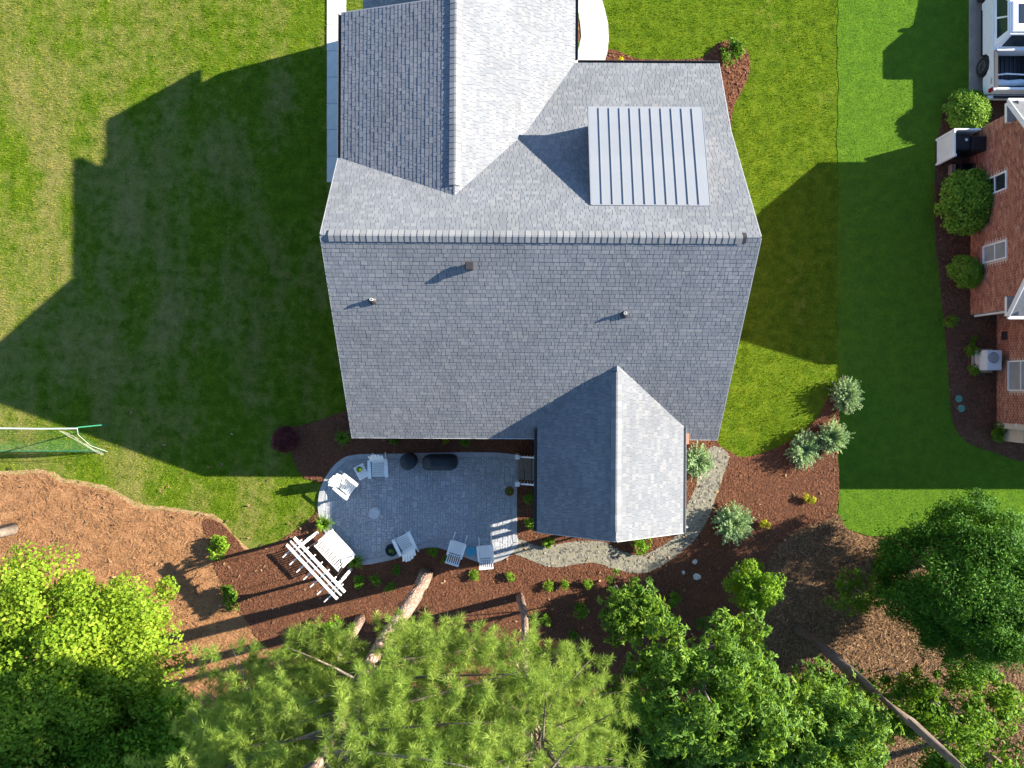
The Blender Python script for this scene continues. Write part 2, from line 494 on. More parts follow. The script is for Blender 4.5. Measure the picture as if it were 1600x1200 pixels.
M['nbrick'] = islandmat('red_brick', [(0.0, (0.26, 0.11, 0.075)), (0.3, (0.36, 0.145, 0.09)), (0.75, (0.43, 0.185, 0.115)), (1.0, (0.50, 0.26, 0.17))], 0.9, 0.25, 30.0)
M['nroof'] = plain('slate_grey_roof', (0.16, 0.165, 0.175), (0.12, 0.125, 0.135), 6, 0.9, bmp=0.4, bscale=20)
M['cushion'] = plain('pale_cushion', (0.72, 0.74, 0.75), None, 5, 0.8)

# ------------------------------------------------------------------ the setting: ground, lawns, beds, paths
structure(MB().box((0, 0, -0.26), (500, 500, 0.5)).build('ground', M['floor']))

lawn_poly = [(-60, 60), (13.9, 60), (13.9, 0), (13.8, -5.9), (11.0, -7.5), (2, -8), (-12, -8), (-15.2, -7), (-18.8, -5.0), (-22, -3.9), (-60, -3.9)]
structure(slab('lawn', lawn_poly, -0.2, 0.0, M['lawn']))
nlawn_poly = [(60, 60), (60, -6.4), (22, -6.2), (18, -6.6), (15, -6.4), (13.8, -6.0)] + [(13.74 + .035 * math.sin(i * 1.7) + .03 * math.sin(i * .6), -5.5 + i * .4) for i in range(60)] + [(13.775, 60)]
structure(slab('neighbor_lawn', nlawn_poly, -0.2, 0.012, M['nlawn']))

straw_poly = smooth_loop(pix([(-500, 744), (0, 741), (40, 739), (76, 741), (90, 752), (120, 757), (170, 768), (215, 793), (262, 798), (310, 806), (335, 812), (370, 850), (420, 880), (560, 1000), (600, 1300), (0, 1400), (-500, 1300)]), 5)
straw_poly = ragged(straw_poly, .03, 1)
structure(slab('pine_straw_bed', straw_poly, -0.15, 0.018, M['straw']))
clay_poly = smooth_loop(pix([(-500, 738), (0, 735), (42, 733), (80, 736), (96, 747), (122, 751), (172, 762), (218, 787), (264, 792), (312, 800), (342, 808), (370, 840), (388, 862), (330, 860), (200, 830), (0, 790), (-500, 780)]), 5)
clay_poly = ragged(clay_poly, .035, 2)
structure(slab('bare_clay_strip', clay_poly, -0.15, 0.008, M['sand']))
rstraw_poly = smooth_loop(pix([(1180, 866), (1225, 815), (1300, 798), (1330, 830), (1420, 850), (1600, 850), (1900, 860), (1900, 1500), (1100, 1500), (1050, 1150), (1120, 980), (1150, 920)]), 5)
structure(slab('leaf_litter', rstraw_poly, -0.15, 0.020, M['litter']))

mulch_px = [(318, 812), (345, 817), (372, 845), (388, 859), (440, 843), (480, 815), (497, 795), (502, 757), (475, 745), (460, 722), (452, 702),
            (430, 703), (424, 690), (440, 672), (490, 660), (548, 640), (700, 600), (1000, 600), (1110, 650), (1122, 692), (1138, 704), (1160, 714),
            (1200, 705), (1240, 685), (1275, 655), (1298, 616), (1311, 640), (1308, 700), (1305, 800), (1245, 828), (1205, 866), (1194, 920),
            (1188, 980), (1150, 1080), (900, 1130), (600, 1090), (430, 1020), (385, 968), (350, 920), (325, 845)]
mulch_poly = ragged(smooth_loop(pix(mulch_px), 8), .018, 3)
structure(slab('mulch_bed', mulch_poly, -0.1, 0.035, M['mulch']))
front_poly = smooth_loop(pix([(940, 86), (1000, 93), (1080, 93), (1105, 85), (1122, 68), (1150, 64), (1168, 82), (1171, 110), (1160, 140), (1147, 165), (1142, 190), (1139, 232), (1100, 260), (940, 240)]), 5)
structure(slab('front_mulch_bed', front_poly, -0.1, 0.033, M['mulch']))
strip_poly = pix([(860, -60), (896, -40), (903, 14), (908, 42), (906, 62), (902, 76), (895, 90), (860, 90)])
structure(slab('entry_mulch_bed', strip_poly, -0.1, 0.037, M['mulch']))
nbed_poly = smooth_loop(pix([(1478, 158), (1470, 195), (1462, 235), (1460, 300), (1461, 380), (1467, 430), (1474, 500), (1480, 560), (1484, 620), (1490, 663), (1510, 690), (1550, 706), (1620, 724), (1800, 730), (1800, 140), (1560, 140), (1515, 146)]), 5)
structure(slab('neighbor_mulch_bed', nbed_poly, -0.1, 0.03, M['nmulch']))
structure(slab('driveway', [(19.25, 60), (19.27, 12.35), (30, 12.3), (30, 60)], -0.1, 0.045, M['driveway']))

path_poly = smooth_loop(pix([(800, 838), (822, 846), (845, 853), (870, 850), (905, 845), (940, 846), (965, 858), (985, 866), (1005, 866), (1030, 855), (1058, 835), (1068, 812),
            (1073, 790), (1086, 762), (1097, 730), (1106, 702), (1121, 698), (1138, 711), (1130, 742), (1118, 776), (1108, 806), (1090, 836), (1070, 857),
            (1040, 879), (1010, 894), (985, 894), (960, 888), (930, 879), (900, 881), (870, 886), (845, 881), (815, 869), (795, 860)]), 4)
structure(slab('gravel_path', path_poly, -0.1, 0.05, M['gravel']))

# concrete walks, one slab after the other
walk = thing('concrete_walk', None, None); walk['kind'] = 'structure'
y = px(0, 285)[1]
sm = MB().box((0, 0, 0), (0.80, 1.094, 0.11)).mesh('walk_slab', bevel=0.006)
xs0 = (px(511, 0)[0] + px(541, 0)[0]) / 2
k = 0
while y < 22:
    link('slab', sm, M['concrete'], walk, (xs0 + 0.004 * math.sin(k * 2.1), y + 0.55, -0.003 + 0.002 * math.sin(k * 1.7)))
    y += 1.107; k += 1
ewalk = thing('entry_walk', None, None); ewalk['kind'] = 'structure'
inner = [(880, 104), (895, 92), (903, 78), (908, 58), (906, 36), (901, 12), (895, -10), (886, -34), (872, -60)]
outer = [(940, 110), (945, 96), (949, 82), (951, 62), (950, 38), (945, 16), (938, -8), (926, -36), (910, -66)]
for i in range(0, 8, 2):
    a, b = pix(inner[i:i + 3]), pix(outer[i:i + 3])
    po = a + b[::-1]
    c = np.mean(po, axis=0)
    po = [tuple(c + (np.array(q) - c) * 0.992) for q in po]
    MB().prism(po, 'z', -0.06, 0.06).build('slab', M['concrete'], ewalk, bevel=0.005)

# patio: a stamped slab with a plain border and raised stones
patio_px = [(550, 711), (600, 709), (808, 710), (808, 760), (808, 834), (809, 850), (796, 868), (780, 876), (764, 880), (745, 877), (720, 868), (700, 860), (680, 855), (660, 857), (640, 864), (620, 872),
            (600, 877), (570, 882), (548, 877), (525, 855), (508, 832), (499, 808), (497, 785), (502, 760), (515, 736), (530, 720)]
patio_poly = smooth_loop(pix(patio_px), 5)
patio = structure(slab('patio', patio_poly, -0.1, 0.06, M['patio']))
pp = np.array(patio_poly)
def inset(poly, d):
    p = np.array(poly); n = len(p)
    t = np.roll(p, -1, 0) - np.roll(p, 1, 0)
    t /= np.linalg.norm(t, axis=1)[:, None] + 1e-9
    area = 0.5 * np.sum(p[:, 0] * np.roll(p[:, 1], -1) - np.roll(p[:, 0], -1) * p[:, 1])
    nn = np.stack([-t[:, 1], t[:, 0]], 1) * (1 if area > 0 else -1)
    return p + nn * d
rim_in = inset(patio_poly, 0.2)
n = len(pp)
V = [(x, yy, 0.05) for x, yy in pp] + [(x, yy, 0.074) for x, yy in inset(patio_poly, 0.012)] + [(x, yy, 0.074) for x, yy in rim_in] + [(x, yy, 0.05) for x, yy in inset(patio_poly, 0.206)]
F = []
for r in range(3):
    F += [(r * n + i, r * n + (i + 1) % n, (r + 1) * n + (i + 1) % n, (r + 1) * n + i) for i in range(n)]
MB().add(V, F).build('border', M['border'], patio)
rng = random.Random(4)
cell = 0.108
x0, x1, y0, y1 = pp[:, 0].min(), pp[:, 0].max(), pp[:, 1].min(), pp[:, 1].max()
nx, ny = int((x1 - x0) / cell) + 1, int((y1 - y0) / cell) + 1
corn = np.array([(x0 + i * cell, y0 + j * cell) for j in range(ny + 1) for i in range(nx + 1)])
ins = in_poly(corn, rim_in).reshape(ny + 1, nx + 1)
free = np.zeros((ny, nx), bool)
for j in range(ny):
    for i in range(nx):
        free[j, i] = ins[j:j + 2, i:i + 2].all()
stones = []
sizes = [(4, 3), (3, 2), (2, 3), (2, 2), (3, 1), (1, 3), (2, 1), (1, 2), (1, 1)]
for j in range(ny):
    for i in range(nx):
        if not free[j, i]: continue
        opts = sizes[:]
        first = rng.choices(sizes, [2, 5, 5, 6, 3, 3, 4, 4, 1])[0]
        for w, h in [first] + opts:
            if j + h <= ny and i + w <= nx and free[j:j + h, i:i + w].all():
                free[j:j + h, i:i + w] = False
                stones.append((i, j, w, h)); break
def stone_mb(mb, i, j, w, h, lift):
    ax, ay, bx, by = x0 + i * cell + 0.008, y0 + j * cell + 0.008, x0 + (i + w) * cell - 0.008, y0 + (j + h) * cell - 0.008
    e = 0.012
    q = lambda s: rng.uniform(-0.005, 0.005) * s
    lo = [(ax + q(1), ay + q(1), 0.055), (bx + q(1), ay + q(1), 0.055), (bx + q(1), by + q(1), 0.055), (ax + q(1), by + q(1), 0.055)]
    z = 0.068 + lift * .6
    hi = [(lo[0][0] + e, lo[0][1] + e, z + q(.6)), (lo[1][0] - e, lo[1][1] + e, z + q(.6)), (lo[2][0] - e, lo[2][1] - e, z + q(.6)), (lo[3][0] + e, lo[3][1] - e, z + q(.6))]
    mb.add(lo + hi, [(4, 5, 6, 7), (0, 1, 5, 4), (1, 2, 6, 5), (2, 3, 7, 6), (3, 0, 4, 7)])
stones.sort(key=lambda s: -s[2] * s[3])
rest = MB()
for k, s in enumerate(stones):
    if k < 300:
        mb = MB(); stone_mb(mb, *s, rng.uniform(0, 0.006)); mb.build('paving_stone', M['stone'], patio)
    else:
        stone_mb(rest, *s, rng.uniform(0, 0.006))
rs = rest.build('paving_stones', M['stone'], patio); rs['kind'] = 'stuff'

# ------------------------------------------------------------------ ground cover: grass blades, bark chips, needles, gravel
def scatter(n, box, keep, drop, seed):
    g = np.random.default_rng(seed)
    P = np.stack([g.uniform(box[0], box[1], n), g.uniform(box[2], box[3], n)], 1)
    k = np.zeros(n, bool)
    for q in keep: k |= in_poly(P, q)
    for q in drop: k &= ~in_poly(P, q)
    return P[k], g

house_foot = [(-5.6, -1.6), (7.3, -1.6), (7.3, 11.7), (2.0, 11.7), (2.0, 14.8), (-5.2, 14.8), (-5.2, 8), (-5.6, 8)]
walk_foot = [(xs0 - .40, 7.9), (xs0 + .40, 7.9), (xs0 + .40, 30), (xs0 - .40, 30)]
ewalk_foot = pix(inner + outer[::-1])
def blades(name, P, g, hmin, hmax, w, z, mat, lean=0.55):
    n = len(P)
    a = g.uniform(0, 2 * np.pi, n)
    h = g.uniform(hmin, hmax, n)
    l = g.uniform(0.15, lean, n) * h / hmax * hmax * 1.2
    b = a + np.pi / 2 + g.uniform(-.5, .5, n)
    base = np.stack([P[:, 0], P[:, 1], np.full(n, z - 0.005)], 1)
    d = np.stack([np.cos(b), np.sin(b), np.zeros(n)], 1) * w / 2
    tip = base + np.stack([np.cos(a) * l, np.sin(a) * l, h], 1)
    V = np.stack([base - d, base + d, tip], 1).reshape(-1, 3)
    F = np.arange(3 * n).reshape(-1, 3)
    o = link(name, np_mesh(name, V, [F]), mat)
    o['kind'] = 'stuff'
    return o
beds = [mulch_poly, front_poly, strip_poly, house_foot, walk_foot, ewalk_foot, straw_poly, patio_poly]
P, g = scatter(620000, (-23, 13.77, -6.6, 17.5), [lawn_poly], beds, 1)
# thin the turf where it is dry, clump it elsewhere
f = np.sin(P[:, 0] * 5.1 + np.sin(P[:, 1] * 3.7) * 2) * np.sin(P[:, 1] * 4.3 + np.sin(P[:, 0] * 2.9) * 2)
P = P[g.uniform(-1.6, 1, len(P)) < f * 0.9 + 0.25]
tag(blades('grass', P, g, 0.03, 0.095, 0.019, 0.0, M['blade']), 'sunlit patchy yellow-green grass of the yard around the grey-roofed house', 'grass')
P, g = scatter(150000, (13.7, 23, -7, 17.5), [nlawn_poly], [nbed_poly, rstraw_poly, [(19.2, 12.3), (30, 12.3), (30, 40), (19.2, 40)]], 2)
tag(blades('grass', P, g, 0.03, 0.055, 0.014, 0.012, M['nblade'], 0.4), 'dense even deep green grass beside the brick neighbor house', 'grass')

def flakes(name, P, g, lmin, lmax, asp, z, mat, tilt, lift):
    n = len(P)
    a = g.uniform(0, 2 * np.pi, n)
    L = g.uniform(lmin, lmax, n) / 2
    W = L * g.uniform(asp * 0.6, asp * 1.4, n)
    up = g.normal(0, tilt, n); up2 = g.normal(0, tilt, n)
    c = np.stack([P[:, 0], P[:, 1], z + g.uniform(0, lift, n)], 1)
    ex = np.stack([np.cos(a), np.sin(a), up], 1) * L[:, None]
    ey = np.stack([-np.sin(a), np.cos(a), up2], 1) * W[:, None]
    V = np.stack([c - ex - ey, c + ex - ey * 0.6, c + ex * 1.1 + ey, c - ex * 0.8 + ey], 1).reshape(-1, 3)
    F = np.arange(4 * n).reshape(-1, 4)
    o = link(name, np_mesh(name, V, [F]), mat)
    o['kind'] = 'stuff'
    return o
P, g = scatter(300000, (-14, 14, -14.5, 0), [mulch_poly], [path_poly, patio_poly, house_foot], 3)
tag(flakes('bark_chips', P, g, 0.03, 0.085, 0.38, 0.042, M['chip'], 0.2, 0.015), 'loose red-brown bark chips over the back bed around the patio', 'mulch')
P, g = scatter(16000, (3, 11, 8, 15), [front_poly, strip_poly], [house_foot, ewalk_foot], 4)
tag(flakes('bark_chips', P, g, 0.05, 0.12, 0.38, 0.042, M['chip'], 0.28, 0.02), 'loose bark chips of the narrow bed in front of the house', 'mulch')
P, g = scatter(30000, (17, 24, -4, 13), [nbed_poly], [], 5)
tag(flakes('bark_chips', P, g, 0.05, 0.12, 0.38, 0.036, M['chip'], 0.28, 0.015), 'bark chips along the brick wall of the neighbor house', 'mulch')
P, g = scatter(90000, (-23, -8, -17, -3.6), [straw_poly], [mulch_poly], 6)
P = P[g.uniform(0, 1, len(P)) < 0.45 + 0.45 * np.sin(P[:, 0] * 4 + 2 * np.sin(P[:, 1] * 3)) * np.sin(P[:, 1] * 5 + P[:, 0])]
tag(flakes('pine_straw', P, g, 0.12, 0.30, 0.05, 0.025, M['needle'], 0.2, 0.05), 'orange-brown pine straw covering the bed left of the pergola', 'pine straw')
P, g = scatter(60000, (9, 24, -17, -5), [rstraw_poly], [mulch_poly], 7)
tag(flakes('pine_straw', P, g, 0.06, 0.22, 0.12, 0.026, M['litterleaf'], 0.25, 0.04), 'brown needles and leaves on the ground right of the leaning trunk', 'pine straw')
P, g = scatter(9000, (0, 13, -9, -2), [path_poly], [], 8)
tag(flakes('slate_chips', P, g, 0.03, 0.14, 0.6, 0.055, M['pebble'], 0.12, 0.01), 'grey slate chips scattered on the winding gravel path', 'gravel')

P, g = scatter(1500, (-22, 14, -14, -1.0), [mulch_poly, straw_poly, lawn_poly, path_poly], [patio_poly, house_foot], 9)
P = P[g.uniform(0, 1, len(P)) < np.clip((-P[:, 1] - 1) / 7, .08, 1)]
tag(flakes('fallen_leaves', P, g, 0.05, 0.13, 0.6, 0.07, M['litterleaf'], 0.35, 0.02), 'scattered dry leaves on the mulch and lawn near the trees', 'leaves')

# ------------------------------------------------------------------ the house
H = thing('brick_house', 'large house with light grey shingle roof beside the stone patio', 'house', (0, 0, 0), R(-0.35))
EXPO = 0.143
n_single = [0]

def clip(poly, q):
    """Sutherland-Hodgman: poly clipped by the convex counter-clockwise outline q"""
    out = poly
    for i in range(len(q)):
        a, b = q[i], q[(i + 1) % len(q)]
        nx_, ny_ = -(b[1] - a[1]), b[0] - a[0]
        src, out = out, []
        for j in range(len(src)):
            p, r = src[j], src[(j + 1) % len(src)]
            dp = (p[0] - a[0]) * nx_ + (p[1] - a[1]) * ny_
            dr = (r[0] - a[0]) * nx_ + (r[1] - a[1]) * ny_
            if dp >= 0: out.append(p)
            if (dp >= 0) != (dr >= 0):
                t = dp / (dp - dr)
                out.append((p[0] + (r[0] - p[0]) * t, p[1] + (r[1] - p[1]) * t))
        if not out: break
    return out

def roof_slope(pts, seed, singles=0, parent=H, thick=0.12):
    """pts: planar outline, the first two points are the eave; deck with every shingle laid as its own tab"""
    pts = [Vector(p) for p in pts]
    s = (pts[1] - pts[0]).normalized()
    nrm = (pts[1] - pts[0]).cross(pts[2] - pts[0]).normalized()
    if nrm.z < 0:
        pts = [pts[1], pts[0]] + pts[2:][::-1]
        s = (pts[1] - pts[0]).normalized()
        nrm = (pts[1] - pts[0]).cross(pts[2] - pts[0]).normalized()
    t = nrm.cross(s)
    o = pts[0]
    q = [((p - o).dot(s), (p - o).dot(t)) for p in pts]
    nn = len(pts)
    deck = MB().add([p for p in pts] + [p - Vector((0, 0, thick)) for p in pts],
                    [tuple(range(nn)), tuple(range(2 * nn - 1, nn - 1, -1))] + [(i, (i + 1) % nn, nn + (i + 1) % nn, nn + i) for i in range(nn)])
    slope = deck.build('roof_slope', M['deck'], parent)
    r = random.Random(seed)
    smin, smax = min(p[0] for p in q), max(p[0] for p in q)
    tmax = max(p[1] for p in q)
    tabs = []
    k = 0
    while k * EXPO < tmax:
        t0, t1 = k * EXPO, (k + 1) * EXPO + 0.03
        x = smin - r.uniform(0, 0.25)
        while x < smax:
            w = r.choice((0.11, 0.14, 0.16, 0.19, 0.22, 0.27))
            c = clip([(x + .006, t0), (x + w - .006, t0), (x + w - .006, t1), (x + .006, t1)], q)
            if len(c) >= 3: tabs.append((t0, c, r.choice((0.0, 0.0, 0.004))))
            x += w
        k += 1
    def tab(mb, t0, c, lift):
        m = len(c)
        top = [o + s * a + t * b + nrm * (0.0125 + lift - 0.0100 * min(1.0, (b - t0) / EXPO)) for a, b in c]
        low = [o + s * a + t * b + nrm * 0.0005 for a, b in c]
        mb.add(top + low, [tuple(range(m))] + [(i, m + i, m + (i + 1) % m, (i + 1) % m) for i in range(m)])
    single = set()
    if singles:
        order = sorted(range(len(tabs)), key=lambda i: -tabs[i][0])
        order = [i for i in order if tabs[i][0] < tmax - 0.30]
        single = set(order[:singles])
    rest = MB()
    for i, a in enumerate(tabs):
        if i in single:
            mb = MB(); tab(mb, *a)
            me = bpy.data.meshes.new('shingle'); me.from_pydata(mb.v, [], mb.f)
            link('shingle', me, M['shingle'], slope)
        else:
            tab(rest, *a)
    me = bpy.data.meshes.new('shingles'); me.from_pydata(rest.v, [], rest.f)
    so = link('shingles', me, M['shingle'], slope)
    so['kind'] = 'stuff'
    return slope

XL, XR = -6.05, 7.80
ZR, YR = 7.65, 4.65
ZE, YE = 3.0, -2.06
YB, ZB = 9.06, 4.50
YF, ZF = 12.24, 2.92
# walls
wall = MB()
wall.prism([(-1.72, 0), (-1.72, 3.0), (YR, ZR - 0.28), (8.85, 4.42), (8.85, 0)], 'x', XL + 0.18, XR - 0.18)
wall.build('wall', M['brick'], H)
MB().prism([(8.855, 0), (8.855, 4.25), (11.8, 2.85), (11.8, 0)], 'x', 2.0, XR - 0.2).build('wall', M['brick'], H)
MB().prism([(-5.3, 0), (-5.3, 3.05), (-1.93, 6.2), (1.95, 3.0), (1.95, 0)], 'y', 8.86, 15.0).build('wall', M['siding'], H)
MB().prism([(-5.7, 3.0), (-5.7, 5.05), (-1.93, 6.1), (-1.93, 3.0)], 'y', 7.4, 12.6).build('upper_wall', M['siding'], H)
# main slopes
roof_slope([(XL, YE, ZE), (XR, YE, ZE), (XR, YR, ZR), (XL, YR, ZR)], 11, singles=300)
kf = (ZR - ZB) / (YB - YR)
zf = lambda yy: ZR - kf * (yy - YR)
roof_slope([(XR, YB, ZB), (-0.3, YB, ZB), (-5.95, 7.80, zf(7.80)), (XL, 7.72, zf(7.72)), (XL, YR, ZR), (XR, YR, ZR)], 12)
roof_slope([(XR, YF, ZF), (2.15, YF, ZF), (0.3, YB, ZB), (XR, YB, ZB)], 13)
# street wing: steep gable with a low shed dormer on its west side
XW, ZW = -1.93, 6.54
ke = (ZW - ZF) / (2.32 - XW)
ze = lambda x: ZW - ke * (x - XW)
roof_slope([(2.32, YF + 0.02, ZF), (2.32, 15.25, ZF), (XW, 15.25, ZW), (XW, 6.18, ZW), (0.465, 9.0, ze(0.465))], 14)
roof_slope([(-5.66, 15.25, ZW - ke * (5.66 + XW)), (-5.66, 12.6, ZW - ke * (5.66 + XW)), (XW, 12.6, ZW), (XW, 15.25, ZW)], 15)
ZD = 5.42
kd = (ZW - ZD) / (XW + 5.97)
zmain = lambda z: YR + (ZR - z) / kf
roof_slope([(-5.97, 12.78, ZD), (-5.97, zmain(ZD) - 0.03, ZD), (XW, zmain(ZW) - 0.03, ZW + 0.005), (XW, 12.78, ZW + 0.005)], 16)
# rear porch roof
XP, ZP, YP0, YP1 = 3.70, 4.92, 0.72, -5.53
ZPE, HWP = 3.36, 2.73
zr_ = lambda yy: ZR - (ZR - ZE) / (YR - YE) * (YR - yy)
YV = YE + (ZPE - ZE) / ((ZR - ZE) / (YR - YE)) + .04
roof_slope([(XP - HWP, YV, ZPE), (XP - HWP, YP1, ZPE), (XP, YP1, ZP), (XP, YP0, ZP)], 17)
roof_slope([(XP + HWP, YP1, ZPE), (XP + HWP, YV, ZPE), (XP, YP0, ZP), (XP, YP1, ZP)], 18)

def ridge(a, b, sa, sb, parent=H):
    """ridge vent from a to b under overlapping cap shingles; sa, sb: the fall of the two slopes"""
    a, b = Vector(a), Vector(b)
    d = (b - a); L = d.length; d.normalize()
    side = Vector((d.y, -d.x, 0))
    def fall(w, k): return Vector((0, 0, -w * k))
    w = 0.19
    mb = MB()
    up = Vector((0, 0, 0.03))
    for sg, k in ((1, sa), (-1, sb)):
        p = [a + up, b + up, b + up + side * sg * (w - .02) + fall(w - .02, k), a + up + side * sg * (w - .02) + fall(w - .02, k)]
        mb.add(p + [x - Vector((0, 0, 0.045)) for x in p], [(0, 1, 2, 3), (4, 5, 6, 7), (0, 1, 5, 4), (1, 2, 6, 5), (2, 3, 7, 6), (3, 0, 4, 7)])
    vent = mb.build('ridge_vent', M['dark'], parent)
    cap = MB()
    E = 0.20
    for z0, z1, hgt in ((0, E, 0),):
        t0, t1 = Vector((0, 0, 0.058)), Vector((0, 0, 0.042))
        pts = []
        for e, tt in ((0.0, t0), (E + 0.02, t1)):
            pts += [d * e + tt + side * w + fall(w, sa), d * e + tt + Vector((0, 0, -0.008)) + side * 0.03, d * e + tt + Vector((0, 0, -0.008)) - side * 0.03, d * e + tt - side * w + fall(w, sb)]
        lo = [p - Vector((0, 0, 0.014)) for p in pts]
        cap.add(pts + lo, [(0, 1, 5, 4), (1, 2, 6, 5), (2, 3, 7, 6), (0, 1, 9, 8), (1, 2, 10, 9), (2, 3, 11, 10), (0, 4, 12, 8), (3, 7, 15, 11)])
    me = cap.mesh('ridge_cap')
    rr = random.Random(int(L * 100))
    for i in range(int(L / E)):
        cobj = link('ridge_cap', me, M['cap'], vent, a + d * (i * E) + Vector((rr.uniform(-.004, .004), rr.uniform(-.004, .004), rr.uniform(0, .004))))
km = (ZR - ZE) / (YR - YE)
ridge((XL + 0.25, YR, ZR), (XR - 0.45, YR, ZR), km, kf)
ridge((XW, zmain(ZW) + 0.35, ZW), (XW, 15.2, ZW), ke, kd)
kp = (ZP - ZPE) / HWP
ridge((XP, YP1 + 0.35, ZP), (XP, YP0 - 0.25, ZP), kp, kp)

# fascias and gutters
def gutter(a, b, out, mat, name='gutter'):
    a, b, out = Vector(a), Vector(b), Vector(out)
    w, h = 0.12, 0.11
    prof = [(0, 0), (0, -h), (w * .8, -h), (w, 0), (w - .012, 0), (w * .8 - .012, -h + .012), (.012, -h + .012), (.012, 0)]
    vs = [a + out * p + Vector((0, 0, q)) for p, q in prof] + [b + out * p + Vector((0, 0, q)) for p, q in prof]
    m = len(prof)
    MB().add(vs, [tuple(range(m)), tuple(range(2 * m - 1, m - 1, -1))] + [(i, (i + 1) % m, m + (i + 1) % m, m + i) for i in range(m)]).build(name, mat, H)
gutter((2.44, YF + .003, ZF - .01), (XR, YF + .003, ZF - .01), (0, 1, 0), M['bronze'])
gutter((2.323, YF + .15, ZF - .01), (2.323, 15.25, ZF - .01), (1, 0, 0), M['bronze'])
gutter((-5.973, zmain(ZD) + .05, ZD - .01), (-5.973, 12.78, ZD - .01), (-1, 0, 0), M['bronze'])
gutter((XP + HWP + .003, YP1, ZPE - .01), (XP + HWP + .003, YV - .1, ZPE - .01), (1, 0, 0), M['gutter'])
gutter((XP - HWP - .003, YP1, ZPE - .01), (XP - HWP - .003, YV - .1, ZPE - .01), (-1, 0, 0), M['bronze'])
MB().box(((XL + XP - HWP) / 2 - .05, YE - .015, ZE - .09), (XP - HWP - XL - .1, .026, .16)).build('fascia', M['trim'], H)
MB().box(((XP + HWP + XR) / 2 + .05, YE - .015, ZE - .09), (XR - XP - HWP - .1, .026, .16)).build('fascia', M['trim'], H)
for xx in (XL - .016, XR + .016):
    MB().beam((xx, YE, ZE - .08), (xx, YR, ZR - .08), .028, .15).build('rake_board', M['gutter'], H)
    yb, zb = (YB, ZB) if xx > 0 else (7.72, zf(7.72))
    MB().beam((xx, YR, ZR - .08), (xx, yb, zb - .08), .027, .15).build('rake_board', M['gutter'], H)
MB().beam((XR + .016, YB, ZB - .08), (XR + .016, YF, ZF - .08), .027, .15).build('rake_board', M['gutter'], H)
for sg in (-1, 1):
    MB().beam((XP + sg * HWP, YP1 - .016, ZPE - .07), (XP, YP1 - .016, ZP - .07), .028, .17).build('rake_board', M['gutter'], H)
MB().beam((-5.97, 12.797, ZD - .07), (XW, 12.797, ZW - .07), .028, .15).build('rake_board', M['gutter'], H)

# standing-seam shed dormer over the front slope
DX0, DX1, DY0, DY1, DZ0, DZ1 = 2.55, 6.42, 5.84, 9.47, 6.80, 5.72
dn = 11
pw = (DX1 - DX0) / dn
MB().prism([(5.9, 4.0), (5.9, 6.62), (9.30, 5.62), (9.30, 4.0)], 'x', DX0 + .12, DX1 - .12).build('dormer_wall', M['siding'], H)
MB().box((DX0 + .15 - .045, 8.0, 5.0), (.03, 2.4, .9)).build('dormer_window', M['glass'], H)
sl = math.atan2(DZ0 - DZ1, DY1 - DY0)
Lp = math.hypot(DZ0 - DZ1, DY1 - DY0)
pm = MB().box((0, 0, 0), (pw - .006, Lp, .05), Matrix.Rotation(-sl, 3, 'X')).mesh('roof_panel')
smm = MB().box((0, 0, 0), (.02, Lp - .1, .055), Matrix.Rotation(-sl, 3, 'X')).mesh('standing_seam')
for i in range(dn):
    c = (DX0 + (i + .5) * pw, (DY0 + DY1) / 2, (DZ0 + DZ1) / 2 + 0.01)
    pnl = link('roof_panel', pm, M['metal'], H, c)
    if i: link('standing_seam', smm, M['metal'], pnl, (-pw / 2, 0, .028))
MB().box(((DX0 + DX1) / 2, DY1 + .012, DZ1 - .05), (DX1 - DX0 + .06, .03, .15)).build('metal_fascia', M['metal'], H)
for xx in (DX0 - .012, DX1 + .012):
    MB().beam((xx, DY0, DZ0 - .03), (xx, DY1, DZ1 - .03), .022, .14).build('metal_fascia', M['metal'], H)

# vents through the rear slope
def on_rear(u, v):
    t = (600 - v) / FPX
    b = (ZR - ZE) / (YR - YE)
    yy = t * (CAM_H - ZR + b * YR) / (1 + b * t)
    z = ZR - b * (YR - yy)
    return Vector(((u - 800) * (CAM_H - z) / FPX, yy, z))
for u, v in ((581, 470), (975, 489)):
    p = on_rear(u, v)
    vp = MB().lathe([(.05, -.1), (.05, .22), (.038, .22), (.038, .14)], 16).build('vent_pipe', M['acwhite'], H, loc=p)
    MB().lathe([(.16, -.06), (.13, .03), (.062, .09), (.062, .1)], 16).build('flashing', M['dark'], vp)
p = on_rear(733, 418)
vb = MB().box((0, 0, .08), (.20, .20, .26)).build('roof_vent', M['dark'], H, loc=p, bevel=.008)
MB().box((0, 0, .24), (.28, .28, .08), None, .86).build('vent_hood', M['dark'], vb, bevel=.01)
MB().box((0, 0, 0), (.5, .5, .015), Matrix.Rotation(math.atan(km), 3, 'X')).build('flashing', M['cap'], vb)

